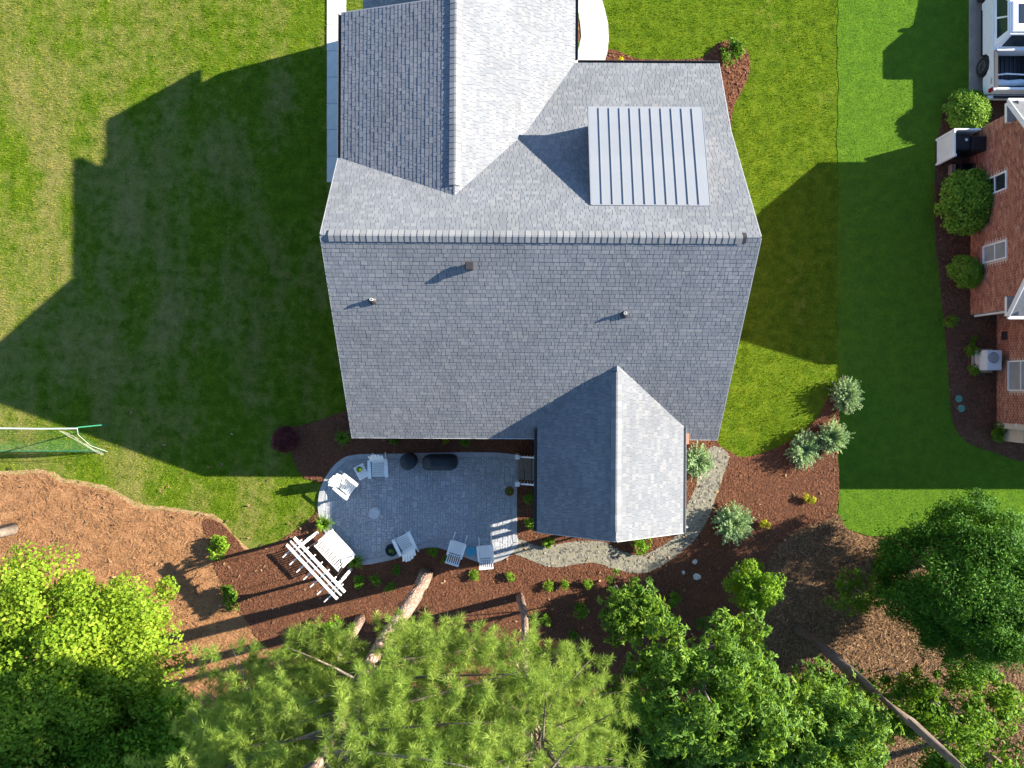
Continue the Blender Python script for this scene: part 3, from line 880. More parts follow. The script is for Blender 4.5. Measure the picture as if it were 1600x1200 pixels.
# screened porch under the rear roof
MB().prism([(1.25, 3.3), (1.25, 3.42), (XP, 4.72), (6.15, 3.42), (6.15, 3.3)], 'y', -5.36, -5.30).build('porch_gable', M['siding'], H)
MB().box((XP, -3.52, .30), (4.9, 3.55, .5)).build('porch_floor', M['wood'], H)
MB().box((6.09, -2.78, 1.9), (.12, 2.1, 2.7)).build('porch_wall', M['siding'], H)
for q in ((1.3, -5.25), (XP, -5.25), (6.09, -5.25), (6.09, -4.25), (1.3, -3.95), (1.3, -2.75)):
    MB().box((q[0], q[1], 1.9), (.15, .15, 2.7)).build('porch_post', M['white'], H, bevel=.008)
for a, b in (((1.3, -5.25), (1.3, -3.95)), ((1.3, -5.25), (6.09, -5.25)), ((6.09, -5.25), (6.09, -3.9))):
    MB().beam((*a, 1.35), (*b, 1.35), .06, .05).build('porch_rail', M['white'], H)
    MB().beam((*a, 3.22), (*b, 3.22), .14, .16).build('porch_beam', M['white'], H)
# brick pier at the inner corner of porch and house, with its flashing
MB().box((6.52, -2.02, 1.62), (.32, .40, 3.24)).build('brick_pier', M['brick'], H)
MB().box((1.02, -2.0, 3.27), (.35, .38, .03), Matrix.Rotation(R(-25), 3, 'Y')).build('flashing', plain('brown_flashing', (.17, .13, .10), None, 6, .7), H)
MB().beam((6.62, -5.35, .1), (6.62, -5.35, 3.25), .08, .06).build('downspout', M['gutter'], H)

# steps from the porch down to the patio
st = thing('porch_steps', 'weathered wood steps with white railings between patio and porch', 'steps', (0.62, -3.52, 0))
for i in range(3):
    for b in range(2):
        MB().box((-.30 + i * .28 + b * .132, 0, .17 + i * .16), (.122, 1.0, .035)).build('tread', M['wood'], st)
    MB().box((-.29 + i * .28, 0, .085 + i * .08), (.02, .98, .14 + i * .16)).build('riser', M['trim'], st)
for sy in (-.55, .55):
    nw = MB().box((-.40, sy, .58), (.13, .13, 1.04)).build('newel_post', M['white'], st, bevel=.006)
    MB().box((-.40, sy, 1.12), (.19, .19, .05)).build('post_cap', M['white'], nw, bevel=.012)
    MB().beam((-.36, sy, 1.0), (.52, sy, 1.45), .06, .05).build('hand_rail', M['white'], st)
    for i in range(6):
        MB().box((-.24 + i * .13, sy, .62 + i * .066), (.03, .03, .78)).build('baluster', M['white'], st)

# ------------------------------------------------------------------ patio furniture
def adirondack(label, u, v, rz):
    t = thing('adirondack_chair', label, 'chair', (*px(u, v, .35)[:2], .072), rz, 'white slatted lounge chairs on the patio')
    sl_m = adirondack.seat; bk = adirondack.back
    for i in range(7):
        f = i / 6
        link('seat_slat', sl_m, M['white'], t, (0, .34 - f * .52, .38 - f * .11)).rotation_euler = (R(12), 0, 0)
    for i in range(5):
        a = (i - 2)
        o = link('back_slat', bk[abs(a)], M['white'], t, (a * .105, -.20, .27))
        o.rotation_euler = (R(27), R(a * 1.9), 0)
    for sx in (-1, 1):
        link('arm', adirondack.arm, M['white'], t, (sx * .35, .08, .56))
        link('front_leg', adirondack.leg, M['white'], t, (sx * .33, .34, .275))
        link('rear_leg', adirondack.rear, M['white'], t, (sx * .27, -.08, .19))
    link('back_rail', adirondack.rail, M['white'], t, (0, -.33, .55))
    return t
adirondack.seat = MB().box((0, 0, 0), (.54, .072, .022)).mesh('seat_slat', bevel=.004)
adirondack.back = [MB().box((0, 0, h / 2), (.108, .022, h)).mesh('back_slat', bevel=.004) for h in (.88, .84, .72)]
am = MB().prism([(-.07, -.42), (.05, -.42), (.085, .1), (.08, .34), (-.06, .34), (-.075, .0)], 'z', -.012, .012)
adirondack.arm = am.mesh('arm', bevel=.004)
adirondack.leg = MB().box((0, 0, 0), (.045, .10, .55)).mesh('front_leg', bevel=.004)
adirondack.rear = MB().beam((0, .42, .16), (0, -.50, -.16), .03, .12).mesh('rear_leg', bevel=.004)
adirondack.rail = MB().box((0, 0, 0), (.66, .05, .06)).mesh('back_rail', bevel=.004)
adirondack('white slatted lounge chair nearest the curved lawn edge, left of the plant table', 541, 758, R(-127))
adirondack('white slatted lounge chair with its back to the house, right of the plant table', 592, 730, R(-176))
adirondack('white slatted lounge chair beside the dark round pot at the lower patio edge', 634, 849, R(27))

def rocker(label, u, v, rz):
    t = thing('rocking_chair', label, 'chair', (*px(u, v, .45)[:2], .072), rz, 'white rocking chairs by the teal table')
    for i in range(7): link('seat_slat', rocker.slat, M['white'], t, (0, .24 - i * .077, .43 - i * .008))
    for i in range(5):
        o = link('back_slat', rocker.bs, M['white'], t, ((i - 2) * .085, -.27, .42)); o.rotation_euler = (R(19), 0, 0)
    o = link('crest_rail', rocker.crest, M['white'], t, (0, -.515, 1.08)); o.rotation_euler = (R(19), 0, 0)
    link('back_rail', rocker.lowrail, M['white'], t, (0, -.29, .50))
    for sx in (-1, 1):
        o = link('back_post', rocker.post, M['white'], t, (sx * .255, -.26, .40)); o.rotation_euler = (R(19), 0, 0)
        link('arm', rocker.arm, M['white'], t, (sx * .30, -.02, .66))
        link('front_leg', rocker.leg, M['white'], t, (sx * .27, .26, .35))
        link('rear_leg', rocker.rleg, M['white'], t, (sx * .25, -.24, .25))
        link('runner', rocker.run, M['white'], t, (sx * .26, 0, 0))
    return t
rocker.slat = MB().box((0, 0, 0), (.52, .074, .022)).mesh('seat_slat', bevel=.003)
rocker.bs = MB().box((0, 0, .34), (.045, .016, .62)).mesh('back_slat', bevel=.003)
rocker.crest = MB().box((0, 0, 0), (.58, .028, .13)).mesh('crest_rail', bevel=.008)
rocker.lowrail = MB().box((0, 0, 0), (.5, .03, .06)).mesh('back_rail', bevel=.004)
rocker.post = MB().box((0, 0, .36), (.045, .04, .74)).mesh('back_post', bevel=.006)
rocker.arm = MB().prism([(-.035, -.32), (.03, -.32), (.05, .2), (.04, .33), (-.05, .33), (-.05, .2)], 'z', -.012, .012).mesh('arm', bevel=.004)
rocker.leg = MB().box((0, 0, 0), (.045, .045, .62)).mesh('front_leg', bevel=.005)
rocker.rleg = MB().box((0, 0, 0), (.04, .045, .42)).mesh('rear_leg', bevel=.005)
rocker.run = MB().tube([(0, y_, .02 + .22 * y_ * y_) for y_ in (-.52, -.35, -.15, .05, .25, .42, .56)], .022, 8).mesh('runner')
rocker('white rocking chair left of the round teal table', 714, 856, R(-17))
rocker('white rocking chair right of the round teal table', 759, 862, R(5))

def leaves_mesh(name, C, Nn, size, g, asp=0.5, fold=0.25, D=None):
    """kites of about the given length at points C facing Nn"""
    n = len(C)
    Nn = Nn / (np.linalg.norm(Nn, axis=1)[:, None] + 1e-9)
    ref = g.normal(0, 1, (n, 3))
    d = np.cross(Nn, ref)
    if D is not None: d = D - Nn * np.sum(D * Nn, axis=1)[:, None]
    d /= np.linalg.norm(d, axis=1)[:, None] + 1e-9
    w = np.cross(Nn, d)
    L = (size * g.uniform(0.45, 1.4, n))[:, None]
    base = C - d * L * .5
    tip = C + d * L * .5 - Nn * L * fold * .4
    mid = C + d * L * .05
    a = mid + w * L * asp * .5 + Nn * L * fold * .3
    b = mid - w * L * asp * .5 + Nn * L * fold * .3
    V = np.stack([base, a, tip, b], 1).reshape(-1, 3)
    i = np.arange(n) * 4
    F = np.concatenate([np.stack([i, i + 1, i + 2], 1), np.stack([i, i + 2, i + 3], 1)])
    return np_mesh(name, V, [F])

def ball_leaves(g, n, centers, radii, flat=0.8, shell=0.45, up=0.45):
    k = g.integers(0, len(centers), n)
    d = g.normal(0, 1, (n, 3)); d /= np.linalg.norm(d, axis=1)[:, None]
    low = d[:, 2] < -0.3
    d[low, 2] *= -1
    r = radii[k] * (shell + (1 - shell) * g.uniform(0, 1, n) ** 0.6)
    C = centers[k] + d * r[:, None] * np.array([1, 1, flat])
    Nn = d + g.normal(0, .55, (n, 3)) + np.array([0, 0, up])
    return C, Nn

def small_plant(name, label, cat, base, mesh_key, s=1.0, rz=0.0, group=None, mat='green'):
    t = thing(name, label, cat, base, rz, group)
    q_ = random.Random(label)
    t.scale = (s * q_.uniform(.82, 1.2), s * q_.uniform(.82, 1.2), s * q_.uniform(.8, 1.25))
    fo, sto = PL[mesh_key]
    o = bpy.data.objects.new('foliage', fo); COL.objects.link(o); o.parent = t
    if not fo.materials: fo.materials.append(M[mat])
    if o.data.materials[0] != M[mat]:
        o.material_slots[0].link = 'OBJECT'; o.material_slots[0].material = M[mat]
    o2 = bpy.data.objects.new('stem', sto); COL.objects.link(o2); o2.parent = t
    if not sto.materials: sto.materials.append(M['twig'])
    return t

PL = {}
def make_bushlet(key, seed, n, rad, hgt, size, asp=.5, spread=.6, nc=9, mat='green', cr=.5):
    g = np.random.default_rng(seed)
    a = g.uniform(0, 2 * np.pi, nc); rr = rad * np.sqrt(g.uniform(0, 1, nc)) * spread
    cen = np.stack([np.cos(a) * rr, np.sin(a) * rr, g.uniform(.35, .8, nc) * hgt], 1)
    if nc >= 60:
        d = g.normal(0, 1, (nc, 3)); d /= np.linalg.norm(d, axis=1)[:, None]
        d[:, 2] = np.abs(d[:, 2]) * 1.0 - .15
        cen = d * np.array([rad * .78, rad * .78, hgt * .6]) + np.array([0, 0, hgt * .38])
    C, Nn = ball_leaves(g, n, cen, np.full(nc, rad * cr) * g.uniform(.7, 1.1, nc), hgt / rad * .6)
    C[:, 2] = np.maximum(C[:, 2], 0.02)
    mb = MB()
    for c in cen: mb.tube([(0, 0, -.03), tuple(c * .5 + np.array([0, 0, .03])), tuple(c)], [.012, .009, .005], 5)
    fm = leaves_mesh('foliage', C, Nn, size, g, asp)
    fm.materials.append(M[mat])
    PL[key] = (fm, mb.mesh('stem'))
def make_tuft(key, seed, n, rad, hgt, w, mat='green', droop=.5):
    """arching strap leaves"""
    g = np.random.default_rng(seed)
    V, F3, F4 = [], [], []
    for i in range(n):
        a = g.uniform(0, 6.283); L = g.uniform(.55, 1.0)
        dx, dy = math.cos(a), math.sin(a)
        e = g.uniform(.25, 1.0)
        pts = [(0.05 * dx * rad, 0.05 * dy * rad, 0), (rad * .45 * L * e * dx, rad * .45 * L * e * dy, hgt * L * .75), (rad * L * e * dx, rad * L * e * dy, hgt * L * (1 - droop * e))]
        sx, sy = -dy * w / 2, dx * w / 2
        o = len(V)
        for (p, q) in zip(pts, (.7, 1.0, .15)):
            V += [(p[0] - sx * q, p[1] - sy * q, p[2]), (p[0] + sx * q, p[1] + sy * q, p[2])]
        F4 += [(o, o + 1, o + 3, o + 2), (o + 2, o + 3, o + 5, o + 4)]
    fm = np_mesh('foliage', np.array(V), [np.array(F4)])
    fm.materials.append(M[mat])
    PL[key] = (fm, MB().lathe([(.03, -.03), (.02, .04), (.01, .06)], 8).mesh('stem'))
def make_juniper(key, seed, rad, hgt, nspray=230, mat='juniper'):
    g = np.random.default_rng(seed)
    C, Nn = [], []
    mb = MB()
    for i in range(nspray):
        a = g.uniform(0, 6.283); e = g.uniform(0.0, 1.0) ** .7
        L = rad * g.uniform(.75, 1.1)
        if i % 6 == 0: L *= 1.2
        el = (1.25 - 1.1 * e)
        d = np.array([math.cos(a) * math.cos(el), math.sin(a) * math.cos(el), math.sin(el) * hgt / rad])
        end = d * L
        if i % 3 == 0: mb.tube([(0, 0, 0), tuple(end * .5), tuple(end)], [.014, .009, .003], 4)
        m = 26
        f = g.uniform(.25, 1.0, m)
        sd = g.normal(0, 1, (m, 3)); sd /= np.linalg.norm(sd, axis=1)[:, None]
        C.append(end[None] * f[:, None] + sd * (.11 * (1.08 - f))[:, None] + np.array([0, 0, .05]))
        Nn.append(np.cross(np.tile(d, (m, 1)), sd) + sd * .4 + np.array([0, 0, .3]))
    C = np.concatenate(C); Nn = np.concatenate(Nn)
    C[:, 2] = np.maximum(C[:, 2], .03)
    fm = leaves_mesh('foliage', C, Nn, .085, g, .3)
    fm.materials.append(M[mat])
    PL[key] = (fm, mb.mesh('stem'))
make_bushlet('bush_a', 1, 420, .30, .34, .085)
make_bushlet('bush_b', 2, 300, .26, .30, .10, .45)
make_bushlet('round', 3, 13000, .55, .66, .05, .55, .8, 170, cr=.27)
make_tuft('tuft_a', 4, 120, .42, .42, .03)
make_tuft('tuft_b', 5, 70, .3, .36, .05)
make_juniper('juniper_a', 6, .62, .6)
make_juniper('juniper_b', 7, .62, .55)
make_juniper('juniper_c', 8, .62, .65)
make_bushlet('lime', 9, 700, .42, .5, .11, .55, .7, 14)
make_bushlet('sapling', 10, 520, .5, .95, .12, .5, .8, 12)
make_bushlet('flowerball', 11, 320, .22, .24, .06, .6, .7, 8)

# small tables, pots and covered grills
t = thing('side_table', 'small white square side table holding a green plant, between two lounge chairs', 'table', (*px(565, 737, .5)[:2], .072), R(28))
for i in range(5): MB().box((0, -.24 + i * .12, .49), (.44, .113, .022)).build('top_slat', M['white'], t, bevel=.003)
for sx in (-1, 1):
    for sy in (-1, 1): MB().box((sx * .18, sy * .23, .24), (.05, .05, .48)).build('leg', M['white'], t, bevel=.003)
b = thing('plant_bowl', 'low bowl of green leaves on the small white side table', 'planter', (*px(562, 733, .55)[:2], .574))
MB().lathe([(.06, 0), (.10, .05), (.115, .09), (.10, .088), (.09, .06)], 20).build('bowl', M['terracotta'], b, True)
small = leaves_mesh('foliage', *ball_leaves(np.random.default_rng(3), 170, np.array([[0, 0, .09], [.03, .02, .12]]), np.array([.12, .1]), .7), .07, np.random.default_rng(4), .5)
link('foliage', small, M['green'], b)

t = thing('fire_table', 'round pale grey drum table alone in the middle of the patio', 'table', (*px(585, 802, .45)[:2], .072))
MB().lathe([(.20, 0), (.20, .04), (.17, .08), (.17, .40), (.21, .43)], 32).build('base', M['acwhite'], t, True)
MB().lathe([(.21, .43), (.225, .44), (.23, .46), (.225, .475), (.19, .478), (.186, .468), (.02, .468)], 40).build('table_top', plain('pale_stone_top', (.50, .51, .52), (.40, .41, .42), 6, .5), t)

t = thing('mosaic_table', 'small round teal table between the two rocking chairs', 'table', (*px(736, 861, .45)[:2], .072))
tp = MB().lathe([(.19, .43), (.205, .435), (.205, .452), (.19, .455), (.02, .455)], 36).build('table_top', M['teal'], t)
MB().lathe([(.0, .456), (.06, .4565), (.055, .459), (.0, .459)], 16).build('center_medallion', plain('teal_medallion', (.03, .22, .36), None, 9, .3), tp)
for k in range(3):
    a = k * 2.094
    MB().tube([(.15 * math.cos(a), .15 * math.sin(a), .43), (.05 * math.cos(a), .05 * math.sin(a), .22), (.17 * math.cos(a), .17 * math.sin(a), 0)], .011, 6).build('leg', M['dark'], t)

t = thing('planter_pot', 'dark round pot with a small green plant at the lower patio edge', 'planter', (*px(613, 858, .3)[:2], .072))
MB().lathe([(.17, 0), (.22, .15), (.255, .38), (.265, .42), (.235, .42), (.225, .36), (.02, .35)], 32).build('pot', M['cover'], t, True)
o = link('foliage', leaves_mesh('foliage', *ball_leaves(np.random.default_rng(5), 60, np.array([[.02, -.05, .42], [-.03, -.02, .45]]), np.array([.10, .08]), .8), .08, np.random.default_rng(6), .45), M['bright'], t)
t = thing('planter_pot', 'brown clay pot with dry plant beside the porch steps', 'planter', (*px(796, 767, .3)[:2], .072))
MB().lathe([(.11, 0), (.16, .2), (.19, .30), (.20, .34), (.17, .34), (.16, .30), (.01, .29)], 28).build('pot', M['terracotta'], t, True)
link('foliage', leaves_mesh('foliage', *ball_leaves(np.random.default_rng(7), 130, np.array([[0, 0, .33], [.05, .03, .36], [-.06, .0, .35]]), np.array([.13, .1, .1]), .7), .06, np.random.default_rng(8), .4), M['green'], t)

t = thing('covered_grill', 'long dark grill under a fitted navy cover against the house side', 'grill', (*px(687, 723, .7)[:2], .072))
mb = MB()
for z, w, d, sh in ((0, .70, .30, 0), (.55, .72, .31, 0), (.82, .70, .30, .0), (.92, .50, .28, .0), (1.08, .42, .21, .02), (1.13, .30, .10, .03)):
    mb.v += [(w * math.copysign(abs(math.cos(k * math.pi / 12)) ** .45, math.cos(k * math.pi / 12)), sh + d * math.copysign(abs(math.sin(k * math.pi / 12)) ** .5, math.sin(k * math.pi / 12)), z + .012 * math.sin(k * 2.3)) for k in range(24)]
for i in range(5): mb.f += [(i * 24 + k, i * 24 + (k + 1) % 24, (i + 1) * 24 + (k + 1) % 24, (i + 1) * 24 + k) for k in range(24)]
mb.f.append(tuple(range(5 * 24, 6 * 24)))
cv = mb.build('cover', M['cover'], t, True)
MB().box((-.08, -.275, .86), (.10, .012, .035)).build('logo_patch', M['acwhite'], cv)
t = thing('covered_smoker', 'round dark covered smoker left of the long covered grill', 'grill', (*px(638, 721, .6)[:2], .072))
MB().lathe([(.32, 0), (.34, .3), (.345, .66), (.32, .78), (.22, .88), (.08, .93), (.02, .935)], 28).build('cover', M['cover'], t, True)

# pergola with a hanging bench
pa, pb = px(496, 832), px(549, 889)
mid = (pa + pb) / 2
ang = math.atan2(pb.y - pa.y, pb.x - pa.x)
Lg = (pb - pa).length
t = thing('pergola', 'white wooden pergola of open rafters at the corner of the patio', 'pergola', (mid.x, mid.y, .03), ang)
for sx in (-1, 1):
    MB().box((sx * Lg / 2, 0, 1.2), (.11, .11, 2.4)).build('post', M['white'], t, bevel=.008)
    MB().beam((sx * Lg / 2, -.45, 2.42), (sx * Lg / 2, .45, 2.42), .05, .13).build('cross_arm', M['white'], t, bevel=.005)
    MB().beam((sx * Lg / 2, -.02, 1.75), (sx * Lg / 2, -.42, 2.36), .05, .08).build('brace', M['white'], t)
    MB().beam((sx * Lg / 2, .02, 1.75), (sx * Lg / 2, .42, 2.36), .05, .08).build('brace', M['white'], t)
for sy, bw in ((-.26, .09), (-.06, .045), (.13, .09)):
    MB().beam((-Lg / 2 - .38, sy, 2.66), (Lg / 2 + .38, sy, 2.66), bw, .11).build('beam', M['white'], t, bevel=.006)
for i in range(7):
    xx = -Lg / 2 - .12 + i * (Lg + .24) / 6
    MB().beam((xx, -.74, 2.55), (xx, .24, 2.55), .045, .10).build('rafter', M['white'], t, bevel=.004)
t = thing('porch_swing', 'white slatted bench swing hanging under the pergola', 'swing', (mid.x - .16 * math.sin(ang), mid.y + .16 * math.cos(ang), .03), ang)
for i in range(7): MB().box((0, .52 - i * .082, .50 - i * .006), (1.42, .076, .022)).build('seat_slat', M['white'], t, bevel=.003)
for i in range(14):
    o = MB().box((0, 0, .27), (.05, .018, .54)).build('back_slat', M['white'], t, loc=(-.66 + i * .1015, -.03, .47))
    o.rotation_euler = (R(26), 0, 0)
MB().box((0, -.265, .97), (1.44, .035, .08)).build('top_rail', M['white'], t, bevel=.004)
MB().box((0, -.04, .50), (1.44, .035, .06)).build('back_rail', M['white'], t, bevel=.004)
for sx in (-1, 1):
    MB().box((sx * .72, .2, .76), (.08, .62, .025)).build('arm', M['white'], t, bevel=.003)
    MB().box((sx * .70, .46, .62), (.04, .04, .26)).build('arm_post', M['white'], t)
    MB().box((sx * .70, .25, .455), (.04, .62, .07)).build('seat_rail', M['white'], t)
    for yy in (.48, -.1):
        MB().tube([(sx * .72, yy, .77), (sx * .76, .1 if yy > 0 else 0, 1.7), (sx * .78, .05, 2.46)], .008, 5).build('chain', M['dark'], t)

# soccer goal on the left lawn
t = thing('soccer_goal', 'green-posted goal with white crossbar and netting on the left lawn', 'goal', (0, 0, 0))
gx, gy = px(170, 663)[0], px(170, 663)[1]
MB().tube([(gx, gy, 0), (gx, gy, 2.15)], .025, 10).build('post', M['netgreen'], t)
MB().tube([(gx - 4.8, gy, 0), (gx - 4.8, gy, 2.2)], .035, 10).build('post', M['netgreen'], t)
MB().tube([(gx - 4.85, gy - .01, 2.22), (gx - 1.4, gy - .05, 2.23), (gx + .02, gy - .04, 2.2)], .028, 10).build('crossbar', M['acwhite'], t)
MB().tube([(gx - .03, gy, 2.15), (gx - .04, gy - .3, 2.05), (gx - .05, gy - .8, 1.2), (gx - .05, gy - 1.15, 0.02)], .009, 8).build('side_stay', M['netwhite'], t)
MB().tube([(gx - .05, gy - 1.15, 0.03), (gx - 4.8, gy - 1.15, 0.03)], .015, 6).build('ground_bar', M['netgreen'], t)
mb = MB()
prof = [(0.0, 2.18), (-.25, 1.95), (-.55, 1.4), (-.85, .75), (-1.05, .3), (-1.14, .03)]
for i in range(46):
    xx = gx - .04 - i * .104
    mb.tube([(xx, gy + q[0], q[1]) for q in prof], .003, 4, False)
for j in range(18):
    f = j / 17 * 5; a = min(int(f), 4); f -= a
    q = (prof[a][0] + (prof[a + 1][0] - prof[a][0]) * f, prof[a][1] + (prof[a + 1][1] - prof[a][1]) * f)
    mb.tube([(gx, gy + q[0], q[1]), (gx - 4.8, gy + q[0], q[1])], .003, 4, False)
mb.build('net', M['netgreen'], t)
mb = MB()
for k in range(3):
    mb.tube([(gx - .9 + k * .03, gy - .03, 2.18), (gx - .5, gy - .22 - .05 * k, 2.02), (gx - .22, gy - .5 - .05 * k, 1.7), (gx - .08 + .02 * k, gy - .95 - .08 * k, 1.0 - .1 * k), (gx - .05, gy - 1.2 - .04 * k, .3)], .004, 5)
mb.build('gathered_net', M['netwhite'], t)

# ------------------------------------------------------------------ neighbor house
NH = thing('brick_house', 'red brick neighbor house with white trimmed gable at the right edge', 'house')
WX = 19.32
EY0, EY1, NE, NP = 2.62, 10.85, 2.62, 5.7
NM = (EY0 + EY1) / 2
MB().prism([(EY0 + .3, 0), (EY0 + .3, NE + .1), (NM, NP - .22), (EY1 - .3, NE + .1), (EY1 - .3, 0)], 'x', WX + .03, 31).build('wall', M['mortar'], NH)
nk = (NP - NE) / (NM - EY0)
for sg, ye in ((1, EY0), (-1, EY1)):
    n_ = Vector((0, -sg * nk, 1)).normalized()
    MB().prism([(ye, NE), (NM, NP), (NM, NP + .1), (ye, NE + .1)] if sg > 0 else [(ye, NE), (ye, NE + .1), (NM, NP + .1), (NM, NP)], 'x', WX - .22, 31.3).build('roof_slope', M['nroof'], NH)
    MB().beam((WX - .235, ye, NE + .02), (WX - .235, NM, NP + .02), .03, .2).build('rake_board', M['trim'], NH)
    # boxed eave return with its own little roof
    yi = ye + sg * .75
    MB().prism([(ye, NE - .02), (ye, NE - .16), (yi, NE - .16), (yi, NE - .02)], 'x', WX - .24, WX + .02).build('eave_return', M['trim'], NH)
    MB().add([(WX - .25, ye - sg * .01, NE - .015), (WX - .25, yi, NE - .015), (WX + .03, yi, NE + .22), (WX + .03, ye, NE + .22)], [(0, 1, 2, 3)]).build('return_roof', M['nroof'], NH)
    MB().beam((WX - .25, ye - sg * .07, NE + .03), (31, ye - sg * .07, NE + .03), .11, .1).build('gutter', M['trim'], NH)
# bricks of the gable wall, each its own block proud of the mortar
def brick_wall(x, ya, yb, ztop, holes, seed, zbase=0.0):
    r = random.Random(seed)
    mb = MB()
    row = 0
    z = zbase + .012
    while z < 3.9:
        yy = ya + (.0 if row % 2 else -.107)
        while yy < yb:
            a, b = max(yy + .012, ya), min(yy + .202, yb)
            c = (a + b) / 2
            if b - a > .03 and z + .066 < ztop(c) and not any(h[0] < b and h[1] > a and h[2] < z + .066 and h[3] > z for h in holes):
                p = x - r.uniform(0, .006)
                mb.add([(p, a, z), (p, b, z), (p, b, z + .056), (p, a, z + .056), (x + .04, a, z), (x + .04, b, z), (x + .04, b, z + .056), (x + .04, a, z + .056)],
                       [(3, 2, 1, 0), (0, 1, 5, 4), (1, 2, 6, 5), (2, 3, 7, 6), (3, 0, 4, 7)])
            yy += .214
        z += .0755; row += 1
    me = bpy.data.meshes.new('bricks'); me.from_pydata(mb.v, [], mb.f)
    o = link('bricks', me, M['nbrick'], NH); o['kind'] = 'stuff'
W1, W2 = (7.62, 8.34, .86, 2.25), (4.92, 5.64, .86, 2.25)
brick_wall(WX, EY0 + .3, EY1 - .3, lambda c: NE + nk * min(c - EY0, EY1 - c) - .05, [W1, W2], 5)
def window(x, w, blind):
    a, b, c, d = w
    f = MB()
    f.box((x, (a + b) / 2, d - .03), (.07, b - a, .06)).box((x, (a + b) / 2, c + .03), (.09, b - a, .06))
    f.box((x, a + .03, (c + d) / 2), (.07, .06, d - c - .12)).box((x, b - .03, (c + d) / 2), (.07, .06, d - c - .12)).box((x, (a + b) / 2, (c + d) / 2), (.05, b - a - .12, .04))
    wn_ = f.build('window', M['trim'], NH)
    MB().box((x + .02, (a + b) / 2, (c + d) / 2), (.01, b - a - .1, d - c - .1)).build('pane', M['glass'], wn_)
    if blind:
        bl = MB()
        nsl = int((d - c - .14) / .05)
        for i in range(nsl): bl.box((x + .008, (a + b) / 2, c + .09 + i * .05), (.008, b - a - .13, .04))
        bl.build('blind', M['blind'], wn_)
    MB().box((x - .03, (a + b) / 2, c - .045), (.14, b - a + .08, .07)).build('sill', M['nbrick'], wn_)
window(WX, W1, False); window(WX, W2, True)
# rear wing of that house
WX2 = 20.42
MB().box((25.5, .45, 1.4), (10.1, 4.6, 2.8)).build('wall', M['mortar'], NH)
W3 = (-.28, .95, .75, 2.2)
brick_wall(WX2, -1.62, EY0 + .3, lambda c: 2.75, [W3], 6)
window(WX2, W3, True)
MB().box((24, -2.0, .6), (6.6, .8, 1.2)).build('wall', M['mortar'], NH)
MB().add([(20.12, -2.75, 2.74), (20.12, 3.2, 2.74), (24.5, 3.2, 4.25), (24.5, .0, 4.25), (31, -2.75, 2.74), (31, .2, 4.25), (31, 3.2, 4.25)], [(0, 3, 2, 1), (0, 4, 5, 3), (3, 5, 6, 2)]).build('roof_slope', M['nroof'], NH)
MB().box((20.1, .2, 2.68), (.12, 5.9, .12)).build('gutter', M['trim'], NH)
MB().box((23.5, -1.66, 1.22), (6.2, .16, .06)).build('coping', M['trim'], NH)
MB().tube([(20.2, 2.7, 2.55), (19.9, 2.72, 2.3), (19.45, 2.85, 2.2), (19.40, 2.85, .2)], .045, 8).build('downspout', M['trim'], NH)
MB().box((WX2 - .02, 2.0, .55), (.06, .35, .3)).build('wall_vent', M['dark'], NH)
# garage wing north-east of it, past the truck
MB().box((29.5, 17.5, 1.6), (8, 13, 3.2)).build('wall', M['mortar'], NH)
MB().prism([(25.0, 3.2), (29.5, 4.6), (34, 3.2), (34, 3.05), (25.0, 3.05)], 'y', 10.9, 24.3).build('roof_slope', M['nroof'], NH)

t = thing('air_conditioner', 'white outdoor air conditioner unit against the brick rear wing', 'air conditioner', (19.78, .98, .03))
MB().box((0, 0, .03), (.85, 1.0, .06)).build('pad', M['driveway'], t)
bd = MB().box((0, 0, .44), (.62, .82, .76)).build('cabinet', M['acwhite'], t, bevel=.02)
gr = MB().lathe([(.0, .822), (.22, .824), (.225, .835), (.2, .842), (.0, .842)], 28, (-.04, .10, 0)).build('fan_grille', M['grille'], bd)
for k in range(9):
    MB().box((-.04 + (k - 4) * .045, .10, .846), (.008, .38 * math.sqrt(max(.05, 1 - ((k - 4) / 5) ** 2)), .008)).build('grille_bar', M['acwhite'], bd)
MB().tube([(.3, -.3, .5), (.5, -.32, .5), (.62, -.33, .3)], .03, 6).build('line_set', M['acwhite'], t)
for i, (u, v, lb) in enumerate(((1497, 623, 'round pale green valve lid, upper of two in the neighbor mulch bed'), (1501, 638, 'round pale green valve lid, lower of two in the neighbor mulch bed'))):
    t = thing('valve_cover', lb, 'valve cover', (*px(u, v)[:2], .03), 0, 'green valve lids')
    MB().lathe([(.15, -.02), (.15, .03), (.135, .045), (.03, .05)], 22).build('lid', M['valve'], t)
    MB().box((0, 0, .052), (.08, .02, .012)).build('lid_handle', M['valve'], t)

t = thing('vinyl_screen', 'white vinyl privacy panel hiding the black bins beside the brick house', 'screen', (0, 0, .03))
for i in range(8): MB().box((17.9, 9.28 + .06 + i * .118, .64), (.03, .112, 1.1)).build('board', M['vinyl'], t, bevel=.003)
MB().box((17.9, 9.76, 1.21), (.06, 1.0, .07)).build('rail', M['vinyl'], t)
MB().box((17.9, 9.76, .1), (.06, 1.0, .07)).build('rail', M['vinyl'], t)
for yy in (9.25, 10.27): MB().box((17.9, yy, .64), (.1, .1, 1.28)).build('post', M['vinyl'], t, bevel=.008)
for i in range(8): MB().box((18.02 + i * .125, 10.30, .64), (.118, .03, 1.1)).build('board', M['vinyl'], t, bevel=.003)
MB().box((18.45, 10.30, 1.21), (1.0, .06, .07)).build('rail', M['vinyl'], t)

